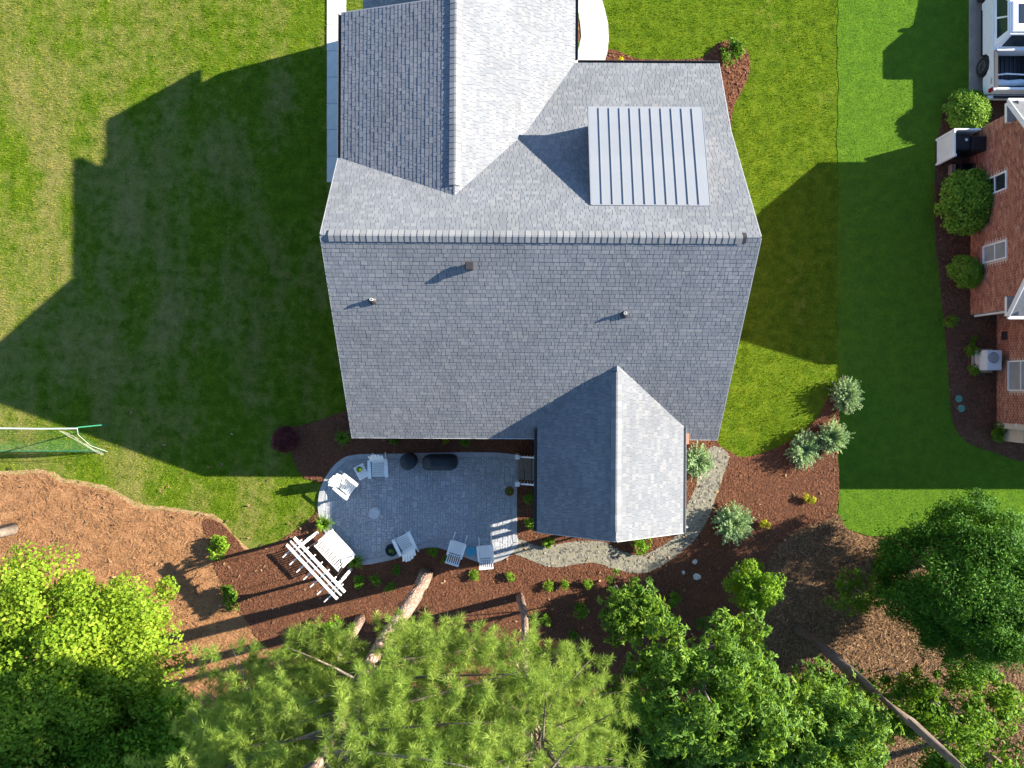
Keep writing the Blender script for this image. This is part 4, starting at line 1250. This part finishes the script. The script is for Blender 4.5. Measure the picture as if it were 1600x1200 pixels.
def bin_(label, x, y, h, w, rz):
    t = thing('wheeled_bin', label, 'bin', (x, y, .03), rz, 'bins behind the white panel')
    MB().box((0, 0, h / 2), (w * .8, w * .82, h), None, 1.2).build('body', M['black'], t, bevel=.02)
    ld = MB().box((0, 0, h + .03), (w * 1.0, w * 1.05, .07), None, .85).build('lid', M['black'], t, bevel=.02)
    MB().beam((-w * .3, w * .55, h - .02), (w * .3, w * .55, h - .02), .04, .04).build('handle', M['black'], t)
    for sx in (-1, 1):
        o = MB().tube([(sx * w * .42, w * .38, .11), (sx * w * .5, w * .38, .11)], .11, 14).build('wheel', M['tyre'], t)
    return ld
l1 = bin_('black wheeled bin with pale lid mark next to the white panel', 18.33, 9.82, 1.02, .62, R(90))
MB().lathe([(.0, 1.106), (.06, 1.107), (.0, 1.108)], 12, (.1, -.12, 0)).build('lid_mark', M['acwhite'], l1)
bin_('black wheeled bin standing against the brick wall', 19.0, 9.80, 1.0, .62, R(88))
t = thing('storage_crate', 'small black crate on the ground below the wheeled bins', 'crate', (18.95, 8.98, .03))
for sx in (-1, 1):
    MB().box((sx * .22, 0, .2), (.03, .44, .36)).build('side', M['black'], t)
    MB().box((0, sx * .205, .2), (.40, .03, .36)).build('side', M['black'], t)
MB().box((0, 0, .05), (.4, .38, .03)).build('bottom', M['black'], t)
t = thing('firewood_pile', 'short brown logs beside the black crate', 'firewood', (18.45, 8.98, .03))
for k in range(4):
    MB().tube([(-.05 + .11 * (k % 2), -.2, .07 + .12 * (k // 2)), (-.04 + .11 * (k % 2), .2, .07 + .12 * (k // 2))], .06, 9).build('log', M['bark'], t)

# ------------------------------------------------------------------ pickup truck on the neighbor drive
TX, TY = 20.50, 11.95        # centre line, tail
t = thing('pickup_truck', 'white pickup truck with open black bed parked at the top right', 'truck', (TX, TY, .045))
hw = .95
def side_profile():
    return [(.0, .50), (.0, 1.08), (1.55, 1.10), (3.9, 1.12), (4.9, 1.02), (5.3, .9), (5.35, .5), (4.85, .38), (4.78, .62), (4.6, .78), (4.35, .82), (4.1, .78), (3.92, .62), (3.86, .36),
            (1.72, .36), (1.66, .62), (1.48, .78), (1.24, .82), (1.0, .78), (.82, .62), (.74, .40), (.2, .42)]
pr = side_profile()
# body shell in two skins so that the bed stays open
def skin(xa, xb):
    mb = MB(); mb.prism(pr, 'x', xa, xb); return mb
for sg in (-1, 1):
    skin(sg * hw, sg * (hw - .14)).build('body_side', M['carpaint'], t, bevel=.025)
    # rail cap, tail lamp, handles
    MB().box((sg * (hw - .07), .84, 1.105), (.10, 1.5, .03)).build('bed_rail', M['black'], t)
    MB().box((sg * (hw - .02), .06, .92), (.1, .16, .26)).build('tail_lamp', M['redlight'], t, bevel=.02)
    for yy in (2.15, 3.0): MB().box((sg * (hw + .012), yy, .98), (.03, .18, .035)).build('door_handle', M['carpaint'], t, bevel=.008)
    MB().box((sg * (hw - .06), 2.62, .40), (.22, 1.9, .05)).build('step_bar', M['black'], t)
    MB().box((sg * (hw + .13), 3.75, 1.22), (.24, .14, .16)).build('mirror', M['carpaint'], t, bevel=.03)
    for yy in (1.24, 4.35):
        w = MB().tube([(sg * (hw - .24), yy, .39), (sg * (hw - .20), yy, .39), (sg * (hw + .0), yy, .39), (sg * (hw + .025), yy, .39)], [.36, .39, .39, .36], 28).build('wheel', M['tyre'], t)
        MB().tube([(sg * (hw + .0), yy, .39), (sg * (hw + .034), yy, .39)], [.25, .24], 20).build('rim', M['rim'], w)
        for k in range(6):
            a = k * math.pi / 3
            MB().beam((sg * (hw + .04), yy, .39), (sg * (hw + .04), yy + .22 * math.cos(a), .39 + .22 * math.sin(a)), .04, .012).build('spoke', M['dark'], w)
MB().box((0, 3.6, .70), (1.62, 3.4, .5)).build('body', M['carpaint'], t)
MB().box((0, .82, .52), (1.62, 1.6, .06)).build('bed_floor', M['black'], t)
for sg in (-1, 1): MB().box((sg * .78, .84, .78), (.05, 1.5, .58)).build('bed_liner', M['black'], t)
for i in range(8): MB().box((-.62 + i * .177, .84, .56), (.06, 1.46, .03)).build('bed_rib', M['dark'], t)
MB().box((0, .06, .82), (1.62, .1, .52)).build('tailgate', M['carpaint'], t, bevel=.02)
MB().box((0, -.10, .52), (1.76, .16, .2)).build('rear_bumper', M['white'], t, bevel=.03)
MB().box((0, -.12, .635), (1.3, .12, .015)).build('bumper_pad', M['black'], t)
MB().box((0, 1.62, .9), (1.66, .1, .5)).build('cab_back', M['carpaint'], t)
MB().prism([(3.95, 1.08), (4.95, 1.0), (5.3, .92), (5.3, .5), (3.95, .5)], 'x', -hw + .15, hw - .15).build('hood', M['carpaint'], t, bevel=.03)
# cab: tapered greenhouse with its glass set in
def cabring(z, y0_, y1_, w): return [(-w, y0_, z), (w, y0_, z), (w, y1_, z), (-w, y1_, z)]
r0, r1 = cabring(1.10, 1.66, 4.02, .90), cabring(1.74, 1.98, 3.28, .74)
cabm = MB().add(r0 + r1, [(4, 5, 6, 7), (0, 1, 5, 4), (1, 2, 6, 5), (2, 3, 7, 6), (3, 0, 4, 7)])
cab = cabm.build('cab', M['carpaint'], t, bevel=.05)
MB().box((0, 2.64, 1.775), (1.40, 1.26, .05), None, .93).build('cab_roof', M['carpaint'], cab, bevel=.02)
MB().box((0, 2.72, 1.804), (.86, .78, .02)).build('sunroof', M['glass'], cab, bevel=.006)
def lerp(a, b, f): return Vector(a) + (Vector(b) - Vector(a)) * f
def face_glass(a, b, c, d, s0, s1, q0, q1, off):
    P_ = lambda s, q: lerp(lerp(a, b, s), lerp(d, c, s), q)
    n_ = (Vector(b) - Vector(a)).cross(Vector(d) - Vector(a)).normalized() * off
    pts = [P_(s0, q0) + n_, P_(s1, q0) + n_, P_(s1, q1) + n_, P_(s0, q1) + n_]
    return MB().add(pts + [p - n_ * 2.5 for p in pts], [(0, 1, 2, 3), (4, 5, 6, 7), (0, 1, 5, 4), (1, 2, 6, 5), (2, 3, 7, 6), (3, 0, 4, 7)])
face_glass(r0[3], r0[0], r1[0], r1[3], .06, .46, .14, .84, .008).build('side_window', M['glass'], cab)
face_glass(r0[3], r0[0], r1[0], r1[3], .50, .86, .14, .84, .008).build('side_window', M['glass'], cab)
face_glass(r0[1], r0[2], r1[2], r1[1], .14, .50, .14, .84, .008).build('side_window', M['glass'], cab)
face_glass(r0[1], r0[2], r1[2], r1[1], .54, .94, .14, .84, .008).build('side_window', M['glass'], cab)
face_glass(r0[0], r0[1], r1[1], r1[0], .1, .9, .14, .86, .008).build('rear_window', M['glass'], cab)
face_glass(r0[2], r0[3], r1[3], r1[2], .06, .94, .08, .92, .008).build('windshield', M['glass'], cab)
# small dark lettering on the bed side
fc = bpy.data.curves.new('bed_lettering', 'FONT'); fc.body = 'TRD'; fc.size = .14; fc.extrude = .002
ftmp = bpy.data.objects.new('bed_lettering_curve', fc); COL.objects.link(ftmp); bpy.context.view_layer.update()
fme = bpy.data.meshes.new_from_object(ftmp.evaluated_get(bpy.context.evaluated_depsgraph_get())); bpy.data.objects.remove(ftmp)
fo = bpy.data.objects.new('bed_lettering', fme); COL.objects.link(fo); fo.parent = t
fo.location = (-hw - .006, .56, .92); fo.rotation_euler = (R(90), 0, R(-90)); fme.materials.clear(); fme.materials.append(M['dark'])
t = thing('rolled_tarp', 'pale rolled tarp lying across the truck bed', 'tarp', (TX, TY + .42, .60))
MB().tube([(-.72, 0, .14), (-.6, .02, .16), (-.1, .0, .15), (.4, .03, .16), (.72, 0, .14)], [.10, .14, .12, .13, .10], 14).build('roll', M['cushion'], t, True)
MB().tube([(-.70, .26, .34), (-.3, .30, .36), (.3, .27, .36), (.7, .26, .34)], [.03, .035, .03, .03], 10).build('pole', M['white'], t)

# ------------------------------------------------------------------ trees
def broad_tree(name, label, base, top, tr, cen, rad, nclump, clump_r, nleaf, lsize, mat, seed, bark='bark', asp=.5, lean=(0, 0), group=None, flat=.8, inner=.45, shell=.4, limbs=True, whorl=False):
    g = np.random.default_rng(seed)
    t = thing(name, label, 'tree', base, 0, group)
    cen = np.array(cen) - np.array(base); rad = np.array(rad)
    nclump = int(nclump * 1.7); clump_r *= .74
    d = g.normal(0, 1, (nclump, 3)); d /= np.linalg.norm(d, axis=1)[:, None]
    d[:, 2] = np.where(d[:, 2] < -.55, -d[:, 2], d[:, 2])
    rr = inner + (1 - inner) * g.uniform(0, 1, nclump) ** .5
    lump = 1 + .16 * np.sin(d[:, 0] * 4.3 + seed) * np.cos(d[:, 1] * 3.7 + seed * 2) + .1 * np.sin(d[:, 2] * 6 + seed)
    C0 = cen + d * (rr * lump)[:, None] * rad * .86
    C0[:, 2] = np.maximum(C0[:, 2], .4)
    R0 = clump_r * g.uniform(.5, 1.45, nclump)
    if whorl:
        nw = nleaf // 12
        Wc, Wn = ball_leaves(g, nw, C0, R0 * 1.15, flat, .35, .6)
        Wn /= np.linalg.norm(Wn, axis=1)[:, None]
        k = np.repeat(np.arange(nw), 12)
        r3 = g.normal(0, 1, (len(k), 3))
        D_ = r3 - Wn[k] * np.sum(r3 * Wn[k], axis=1)[:, None]
        D_ /= np.linalg.norm(D_, axis=1)[:, None]
        D_ = D_ + Wn[k] * g.uniform(-.15, .75, len(k))[:, None]
        Nn = Wn[k] + g.normal(0, .2, (len(k), 3))
        C = Wc[k] + D_ * lsize * .5
        me = leaves_mesh('crown', C, Nn, lsize, g, asp, D=D_)
    else:
        C, Nn = ball_leaves(g, nleaf, C0, R0, flat, shell)
        me = leaves_mesh('crown', C, Nn, lsize, g, asp)
    link('crown', me, M[mat], t)
    tm = MB()
    tp = np.array([lean[0], lean[1], top])
    pts = [np.array([0, 0, -.1])] + [tp * f + g.normal(0, .04, 3) * np.array([1, 1, 0]) for f in (.2, .4, .6, .8, 1.0)]
    tm.tube([tuple(p) for p in pts], [tr * 1.25, tr, tr * .88, tr * .72, tr * .5, tr * .18], 10)
    tm.build('trunk', M[bark], t, True)
    if limbs:
        for i in range(0, nclump, max(1, nclump // 22)):
            f = g.uniform(.35, .9)
            p0 = tp * f
            c = C0[i]
            if c[2] < p0[2] - .2: p0 = tp * max(.15, c[2] / top - .1)
            m_ = (p0 + c) / 2 + np.array([0, 0, -.12])
            MB().tube([tuple(p0), tuple(m_), tuple(c)], [tr * .32, tr * .2, .012], 6).build('limb', M[bark], t, True)
    return t

def pine(label, base, lean, top, tr, z0, z1, Rm, nb, seed, ntuft, needle=.20, group='tall pines at the lower edge', off=(0, 0), gap=None):
    g = np.random.default_rng(seed)
    t = thing('pine_tree', label, 'tree', base, 0, group)
    tp = np.array([lean[0], lean[1], top])
    axis = lambda z: np.array([lean[0] * z / top + .10 * math.sin(z * .5), lean[1] * z / top, z])
    zs = np.linspace(-.1, top, 12)
    MB().tube([tuple(axis(z)) for z in zs], [tr * (1.12 if i == 0 else 1.0 - .8 * max(0, z / top) ** 1.3) for i, z in enumerate(zs)], 14).build('trunk', M['pinebark'], t, True)
    ends, dirs = [], []
    for i in range(nb):
        f = (i + .5) / nb
        z = z0 + (z1 - z0) * f * .95
        a = i * 2.39996 + g.uniform(-.3, .3)
        L = Rm * (math.sin(math.pi * (.18 + .80 * f)) ** .8) * g.uniform(.7, 1.12)
        da = math.degrees(a) % 360
        if gap and gap[0] < da < gap[1]: L *= .42
        elif gap and gap[0] - 38 < da <= gap[0]: L *= 1.22
        p0 = axis(z)
        d = np.array([math.cos(a), math.sin(a), 0])
        rise = g.uniform(.05, .42)
        P1 = [p0 + d * L * s_ + np.array([off[0] * s_, off[1] * s_, L * rise * s_ ** 1.6 - .05 * L * s_]) for s_ in (0, .35, .7, 1.0)]
        MB().tube([tuple(p) for p in P1], [.04, .03, .018, .006], 6).build('branch', M['bark'] if i % 3 == 0 else M['darkbark'], t, True)
        nsub = max(4, int(L * 4.6))
        for k in range(nsub):
            s_ = .08 + .92 * (k + g.uniform(0, 1)) / nsub
            q = p0 + d * L * s_ + np.array([off[0] * s_, off[1] * s_, L * rise * s_ ** 1.6 - .05 * L * s_])
            sd = (-1) ** k
            b = a + sd * g.uniform(.5, 1.15)
            l2 = L * .36 * (1.15 - s_ * .6) * g.uniform(.6, 1.2)
            e = np.array([math.cos(b), math.sin(b), g.uniform(.15, .55)])
            nt_ = max(2, int(ntuft * 1.25 * l2))
            for m_ in range(nt_):
                s2 = .35 + .65 * (m_ + 1) / nt_
                ends.append(q + e * l2 * s2 + g.normal(0, .05, 3)); dirs.append(e + g.normal(0, .35, 3) + np.array([0, 0, .35]))
        ends.append(P1[-1]); dirs.append(d + np.array([0, 0, .5]))
    for k in range(14):
        ends.append(axis(z1) + g.normal(0, .35, 3)); dirs.append(np.array([0, 0, 1]) + g.normal(0, .4, 3))
    E = np.array(ends); D = np.array(dirs); D /= np.linalg.norm(D, axis=1)[:, None]
    n = len(E); K = 46
    rd = g.normal(0, 1, (n, K, 3)); rd /= np.linalg.norm(rd, axis=2)[:, :, None]
    nd = D[:, None, :] * g.uniform(.2, 1.1, (n, K))[:, :, None] + rd * .9
    nd /= np.linalg.norm(nd, axis=2)[:, :, None]
    size = g.uniform(.7, 1.25, n)[:, None, None]
    Ln = needle * g.uniform(.7, 1.15, (n, K))[:, :, None] * size
    w = np.cross(nd, g.normal(0, 1, (n, K, 3))); w /= np.linalg.norm(w, axis=2)[:, :, None] + 1e-9
    tip = E[:, None, :] + nd * Ln - np.array([0, 0, .02])
    md = E[:, None, :] + nd * Ln * .45
    pr_ = np.stack([md - w * .0045, tip, md + w * .0045], 2).reshape(n, 3 * K, 3)
    V = np.concatenate([E[:, None, :], pr_], 1).reshape(-1, 3)
    b_ = (np.arange(n) * (3 * K + 1))[:, None]
    k_ = np.arange(K)[None, :] * 3
    F = np.stack([np.broadcast_to(b_, (n, K)), b_ + 1 + k_, b_ + 2 + k_, b_ + 3 + k_], 2).reshape(-1, 4)
    link('crown', np_mesh('crown', V, [F]), M['pine'], t)
    print('pine tufts', n)
    return t

pine('tall pine with thick pale leaning trunk at the middle of the lower edge', (-3.62, -8.0, 0), (-.5, .35), 19.0, .29, 8.6, 17.6, 4.1, 84, 21, 8.0, off=(.5, -1.7), gap=(48, 128))
pine('slimmer pine with narrow trunk right of the thick pine', (.32, -8.95, 0), (.3, .8), 18.0, .16, 9.5, 17.0, 2.5, 58, 22, 10.0, off=(.1, -.3))
pine('pine crown at the lower edge left of the thick leaning trunk', (-6.4, -9.9, 0), (.1, .2), 17.0, .2, 7.5, 16.0, 3.2, 60, 23, 9.0, off=(0, -.4))

broad_tree('maple_tree', 'lime green leafy tree filling the lower left corner', (-15.6, -9.6, 0), 7.6, .2, (-15.6, -9.5, 5.2), (4.4, 3.6, 3.6), 150, .85, 90000, .12, 'maple', 31, asp=.75)
broad_tree('understory_tree', 'darker green tree behind the lime tree at the lower left edge', (-11.2, -13.6, 0), 7.5, .15, (-12.2, -13.0, 5.2), (4.0, 3.0, 2.8), 100, .85, 40000, .15, 'bright', 32, asp=.6)
broad_tree('understory_tree', 'deep green tree at the bottom left corner under the lime tree', (-17.5, -14.5, 0), 8.0, .17, (-16.8, -13.8, 5.6), (4.0, 2.6, 2.8), 80, .85, 30000, .16, 'green', 33, asp=.6)
broad_tree('understory_tree', 'green tree filling the gap between lime tree and pines at the bottom', (-14.0, -12.6, 0), 6.0, .12, (-13.8, -12.3, 4.3), (2.6, 2.0, 1.8), 70, .8, 18000, .14, 'green', 46, asp=.6)
broad_tree('magnolia_tree', 'long-leaved tree with grey trunk below the bend of the gravel path', (5.9, -9.4, 0), 8.8, .15, (6.3, -9.9, 6.6), (3.0, 2.5, 2.7), 105, .62, 30000, .19, 'glossy', 34, asp=.32, whorl=True)
broad_tree('magnolia_tree', 'small light green tree touching the lower edge of the gravel path', (4.35, -8.5, 0), 4.8, .08, (4.35, -8.35, 3.7), (1.25, 1.35, 1.3), 34, .46, 6500, .18, 'glossy', 35, asp=.32, whorl=True, bark='twig')
broad_tree('oak_tree', 'large deep green tree filling the lower edge right of the pines', (10.0, -13.2, 0), 9.2, .2, (8.9, -12.5, 6.2), (4.1, 3.4, 3.0), 160, .8, 70000, .17, 'glossy', 36, asp=.34, whorl=True)
broad_tree('magnolia_tree', 'dark tree at the lower edge between the slim pine and the large deep green tree', (4.6, -13.2, 0), 6.5, .13, (4.0, -12.6, 4.8), (3.2, 2.5, 2.2), 90, .7, 24000, .18, 'glossy', 45, asp=.32, whorl=True)
broad_tree('holly_tree', 'bright topped bushy tree right of the white rocks', (9.3, -7.75, 0), 3.6, .09, (9.35, -7.9, 2.3), (1.0, 1.0, 1.7), 40, .42, 9500, .10, 'bright', 37, asp=.6)
broad_tree('holly_tree', 'grey-green small tree below the bright topped bushy tree', (8.6, -10.1, 0), 3.4, .07, (8.6, -10.2, 2.4), (1.3, 1.1, 1.3), 34, .42, 7500, .12, 'glossy', 38, asp=.36, whorl=True)
broad_tree('evergreen_tree', 'big rounded dark evergreen on the green lawn at the lower right', (17.2, -7.5, 0), 5.8, .2, (17.2, -7.45, 3.0), (3.55, 3.2, 3.3), 420, .60, 170000, .11, 'cypress', 39, bark='darkbark', asp=.42, flat=1.5, inner=.6, shell=.15)
broad_tree('oak_tree', 'tall bare dark trunk slanting to the bottom right corner', (12.1, -10.3, 0), 14.0, .2, (12.7, -11.0, 13.2), (2.4, 2.0, 1.8), 60, .6, 13000, .15, 'green', 40, bark='darkbark', limbs=False)
broad_tree('understory_tree', 'low green thicket left of the slanting dark trunk at the bottom', (11.6, -13.0, 0), 3.6, .07, (12.0, -12.9, 2.4), (2.4, 1.9, 1.5), 70, .55, 15000, .16, 'glossy', 47, bark='twig', asp=.34, whorl=True)
broad_tree('understory_tree', 'leafy low tree right of the slanting dark trunk near the bottom', (14.6, -12.4, 0), 3.2, .06, (15.0, -12.6, 2.0), (2.2, 1.4, 1.2), 50, .5, 8000, .14, 'green', 48, bark='twig', asp=.55)
broad_tree('sapling_tree', 'sparse light leaved sapling below the dark evergreen', (15.9, -12.0, 0), 3.6, .06, (17.2, -12.2, 2.6), (2.5, 1.8, 1.3), 60, .46, 7500, .14, 'green', 41, bark='twig', asp=.65, inner=.3)
broad_tree('sapling_tree', 'thin green sapling on the bare ground left of the dark evergreen', (14.0, -8.3, 0), 1.6, .03, (14.0, -8.4, 1.0), (1.3, 1.1, .6), 26, .34, 2300, .11, 'green', 42, bark='twig', asp=.6, inner=.2)
broad_tree('oak_tree', 'pale trunked tree at the left edge on pine straw', (-21.05, -6.1, 0), 11.0, .22, (-21.6, -6.4, 11.0), (2.6, 2.6, 2.2), 50, .8, 9000, .16, 'green', 43)
broad_tree('oak_tree', 'dark green tree in the bottom right corner behind the sapling', (19.0, -14.8, 0), 8.0, .18, (17.6, -14.0, 5.5), (4.2, 2.6, 2.4), 80, .8, 26000, .17, 'green', 44)

# ------------------------------------------------------------------ shrubs and border plants
def at(u, v, z=0.0): return (*px(u, v, z)[:2], .04)
for lb, u, v, key, s in (
    ('blue-green juniper at the tip of the mulch bed by the lawn', 1322, 618, 'juniper_a', 1.3),
    ('blue-green juniper on the right of the close pair beside the green lawn', 1298, 683, 'juniper_b', 1.35),
    ('blue-green juniper on the left of the close pair beside the green lawn', 1256, 702, 'juniper_c', 1.25),
    ('blue-green juniper squeezed between porch roof and gravel path', 1089, 721, 'juniper_b', 1.15),
    ('pale juniper alone in the bed below the gravel path end', 1145, 816, 'juniper_a', 1.35)):
    small_plant('juniper', lb, 'shrub', at(u, v, .3), key, s, u * .7, 'blue-green junipers', 'juniper')
for lb, u, v in (('small yellow-leaved shrub nearest the green lawn corner', 1262, 779), ('small yellow-leaved shrub right of the pale juniper', 1196, 818)):
    small_plant('gold_shrub', lb, 'shrub', at(u, v, .15), 'flowerball', 1.25, u, 'yellow shrubs', 'yellow')
row = [('small lime plant above the thick pine crown, nearest the teal table', 741, 898), ('small lime plant below the patio corner, left of the path', 797, 901),
       ('small lime plant, first of three in a row under the path', 857, 915), ('small lime plant, middle of three in a row under the path', 882, 912),
       ('small lime plant, last of three in a row under the path', 918, 912)]
for lb, u, v in row: small_plant('perennial', lb, 'plant', at(u, v, .15), 'bush_a', .85, u * 1.3, 'small lime plants in a row', 'bright')
for lb, u, v, key, s, m in (
    ('dark green clump in shaded mulch below the three lime plants', 907, 951, 'bush_a', 1.5, 'green'),
    ('pale tipped plant in shaded mulch right of the narrow pine trunk', 853, 967, 'bush_b', 1.2, 'bright'),
    ('small green sprout below the dark green clump', 895, 992, 'bush_b', .95, 'green'),
    ('tiny dull plant beside the narrow pine trunk', 838, 1013, 'bush_b', .8, 'green'),
    ('dim yellow-green plant lowest in the shaded mulch', 917, 1026, 'bush_b', 1.0, 'green'),
    ('grassy tuft at the back corner of the grey roof', 537, 684, 'tuft_a', 1.15, 'green'),
    ('small shaded plant under the rear eave near the roof corner', 616, 689, 'bush_b', .8, 'green'),
    ('small yellowish plant under the rear eave above the long grill', 697, 688, 'bush_b', .75, 'yellow'),
    ('small shaded plant under the rear eave right of the long grill', 727, 691, 'bush_b', .9, 'green'),
    ('bright fern at the left patio edge above the pergola', 508, 817, 'tuft_a', 1.4, 'bright'),
    ('dark green tuft at the patio edge right of the pergola', 556, 876, 'tuft_a', 1.3, 'green'),
    ('shaded small shrub right of the pergola end', 562, 908, 'bush_b', 1.2, 'green'),
    ('shaded shrub in the dark mulch left of the thick trunk', 588, 904, 'bush_a', 1.0, 'green'),
    ('small shaded plant just below the dark round pot', 620, 889, 'bush_b', 1.0, 'green'),
    ('small shaded plant in the patio notch by the lounge chair', 676, 862, 'bush_b', 1.1, 'green'),
    ('tiny shaded plant left of the first rocking chair', 696, 874, 'bush_b', .75, 'green'),
    ('shaded plant in mulch near the thick trunk shadow', 610, 917, 'bush_b', .9, 'green'),
    ('lime shrub where mulch meets lawn left of the pergola', 344, 854, 'lime', 1.15, 'bright'),
    ('thin bush in the mulch below the lime shrub', 362, 932, 'lime', 1.05, 'green'),
    ('yellow-green sapling above the pine crown', 524, 986, 'sapling', 1.35, 'bright'),
    ('shaded plant between patio edge and porch', 826, 778, 'bush_a', 1.1, 'green'),
    ('small lime plant at the porch corner beside the patio', 829, 818, 'bush_b', 1.1, 'bright'),
    ('small lime plant at the left end of the porch gable', 857, 847, 'bush_b', 1.0, 'bright'),
    ('green shrub under the right half of the porch gable', 1000, 848, 'bush_a', 1.5, 'bright'),
    ('small low plant in shaded mulch right of the small light tree', 1053, 936, 'bush_b', 1.2, 'green'),
    ('slim sapling left of the grey-green small tree', 1098, 968, 'sapling', .7, 'glossy'),
    ('leafy shrub in the front bed at the roof corner', 1141, 84, 'lime', 1.35, 'green'),
    ('small yellow flower mound by the front gutter', 970, 97, 'flowerball', 1.0, 'flower'),
    ('yellow-green plant lowest in the strip beside the entry walk', 898, 72, 'bush_a', .8, 'bright'),
    ('yellow-green plant in the middle of the entry strip', 897, 46, 'bush_a', .8, 'yellow'),
    ('green plant at the top of the entry strip', 898, 24, 'bush_a', .75, 'bright'),
    ('dim shrub at the edge of the neighbor bed near the rear wing', 1482, 503, 'bush_a', 1.1, 'green'),
    ('small shrub in the neighbor bed, upper of the pair by the white unit', 1514, 548, 'bush_a', 1.2, 'green'),
    ('small shrub in the neighbor bed, lower of the pair by the white unit', 1519, 578, 'bush_a', 1.1, 'green'),
    ('tiny sprout in the neighbor bed left of the brick corner', 1520, 531, 'bush_b', .8, 'green'),
    ('round green shrub at the lower end of the neighbor bed', 1558, 675, 'lime', .95, 'green')):
    small_plant('border_plant', lb, 'plant', at(u, v, .15), key, s, u * .37, None, m)
# maroon shrub in the shade, mound of its own
t = small_plant('maroon_shrub', 'maroon leaved shrub at the lawn edge behind the house corner', 'shrub', at(448, 686, .2), 'round', .95, .3, None, 'red')
for lb, u, v, s in (('large clipped round shrub by the upper window of the brick wall', 1506, 318, 2.2), ('smaller clipped round shrub by the lower window of the brick wall', 1507, 425, 1.4),
                    ('wide clipped shrub between the truck and the white panel', 1512, 174, 1.85)):
    small_plant('clipped_shrub', lb, 'shrub', at(u, v, .5), 'round', s, u, 'clipped shrubs at the brick house', 'shrub')

# white rocks in the shaded bed
def rock(label, u, v, s, seed):
    r = random.Random(seed)
    bm = bmesh.new(); bmesh.ops.create_icosphere(bm, subdivisions=2, radius=s)
    for v_ in bm.verts:
        f = 1 + .22 * math.sin(v_.co.x / s * 3 + seed) * math.cos(v_.co.y / s * 2.5) + r.uniform(-.1, .1)
        v_.co = Vector((v_.co.x * f, v_.co.y * f * .8, v_.co.z * f * .55))
    me = bpy.data.meshes.new('rock'); bm.to_mesh(me); bm.free()
    o = link('rock', me, M['rock'], None, (*px(u, v)[:2], .04 + s * .3), seed)
    tag(o, label, 'rock', 'pale rocks in the bed')
rock('pale rock in shaded mulch, upper of three below the path', 1085, 877, .13, 1)
rock('smallest pale rock, left of three in the shaded mulch', 1067, 894, .09, 2)
rock('largest pale rock, lower right of three in the shaded mulch', 1088, 900, .17, 3)
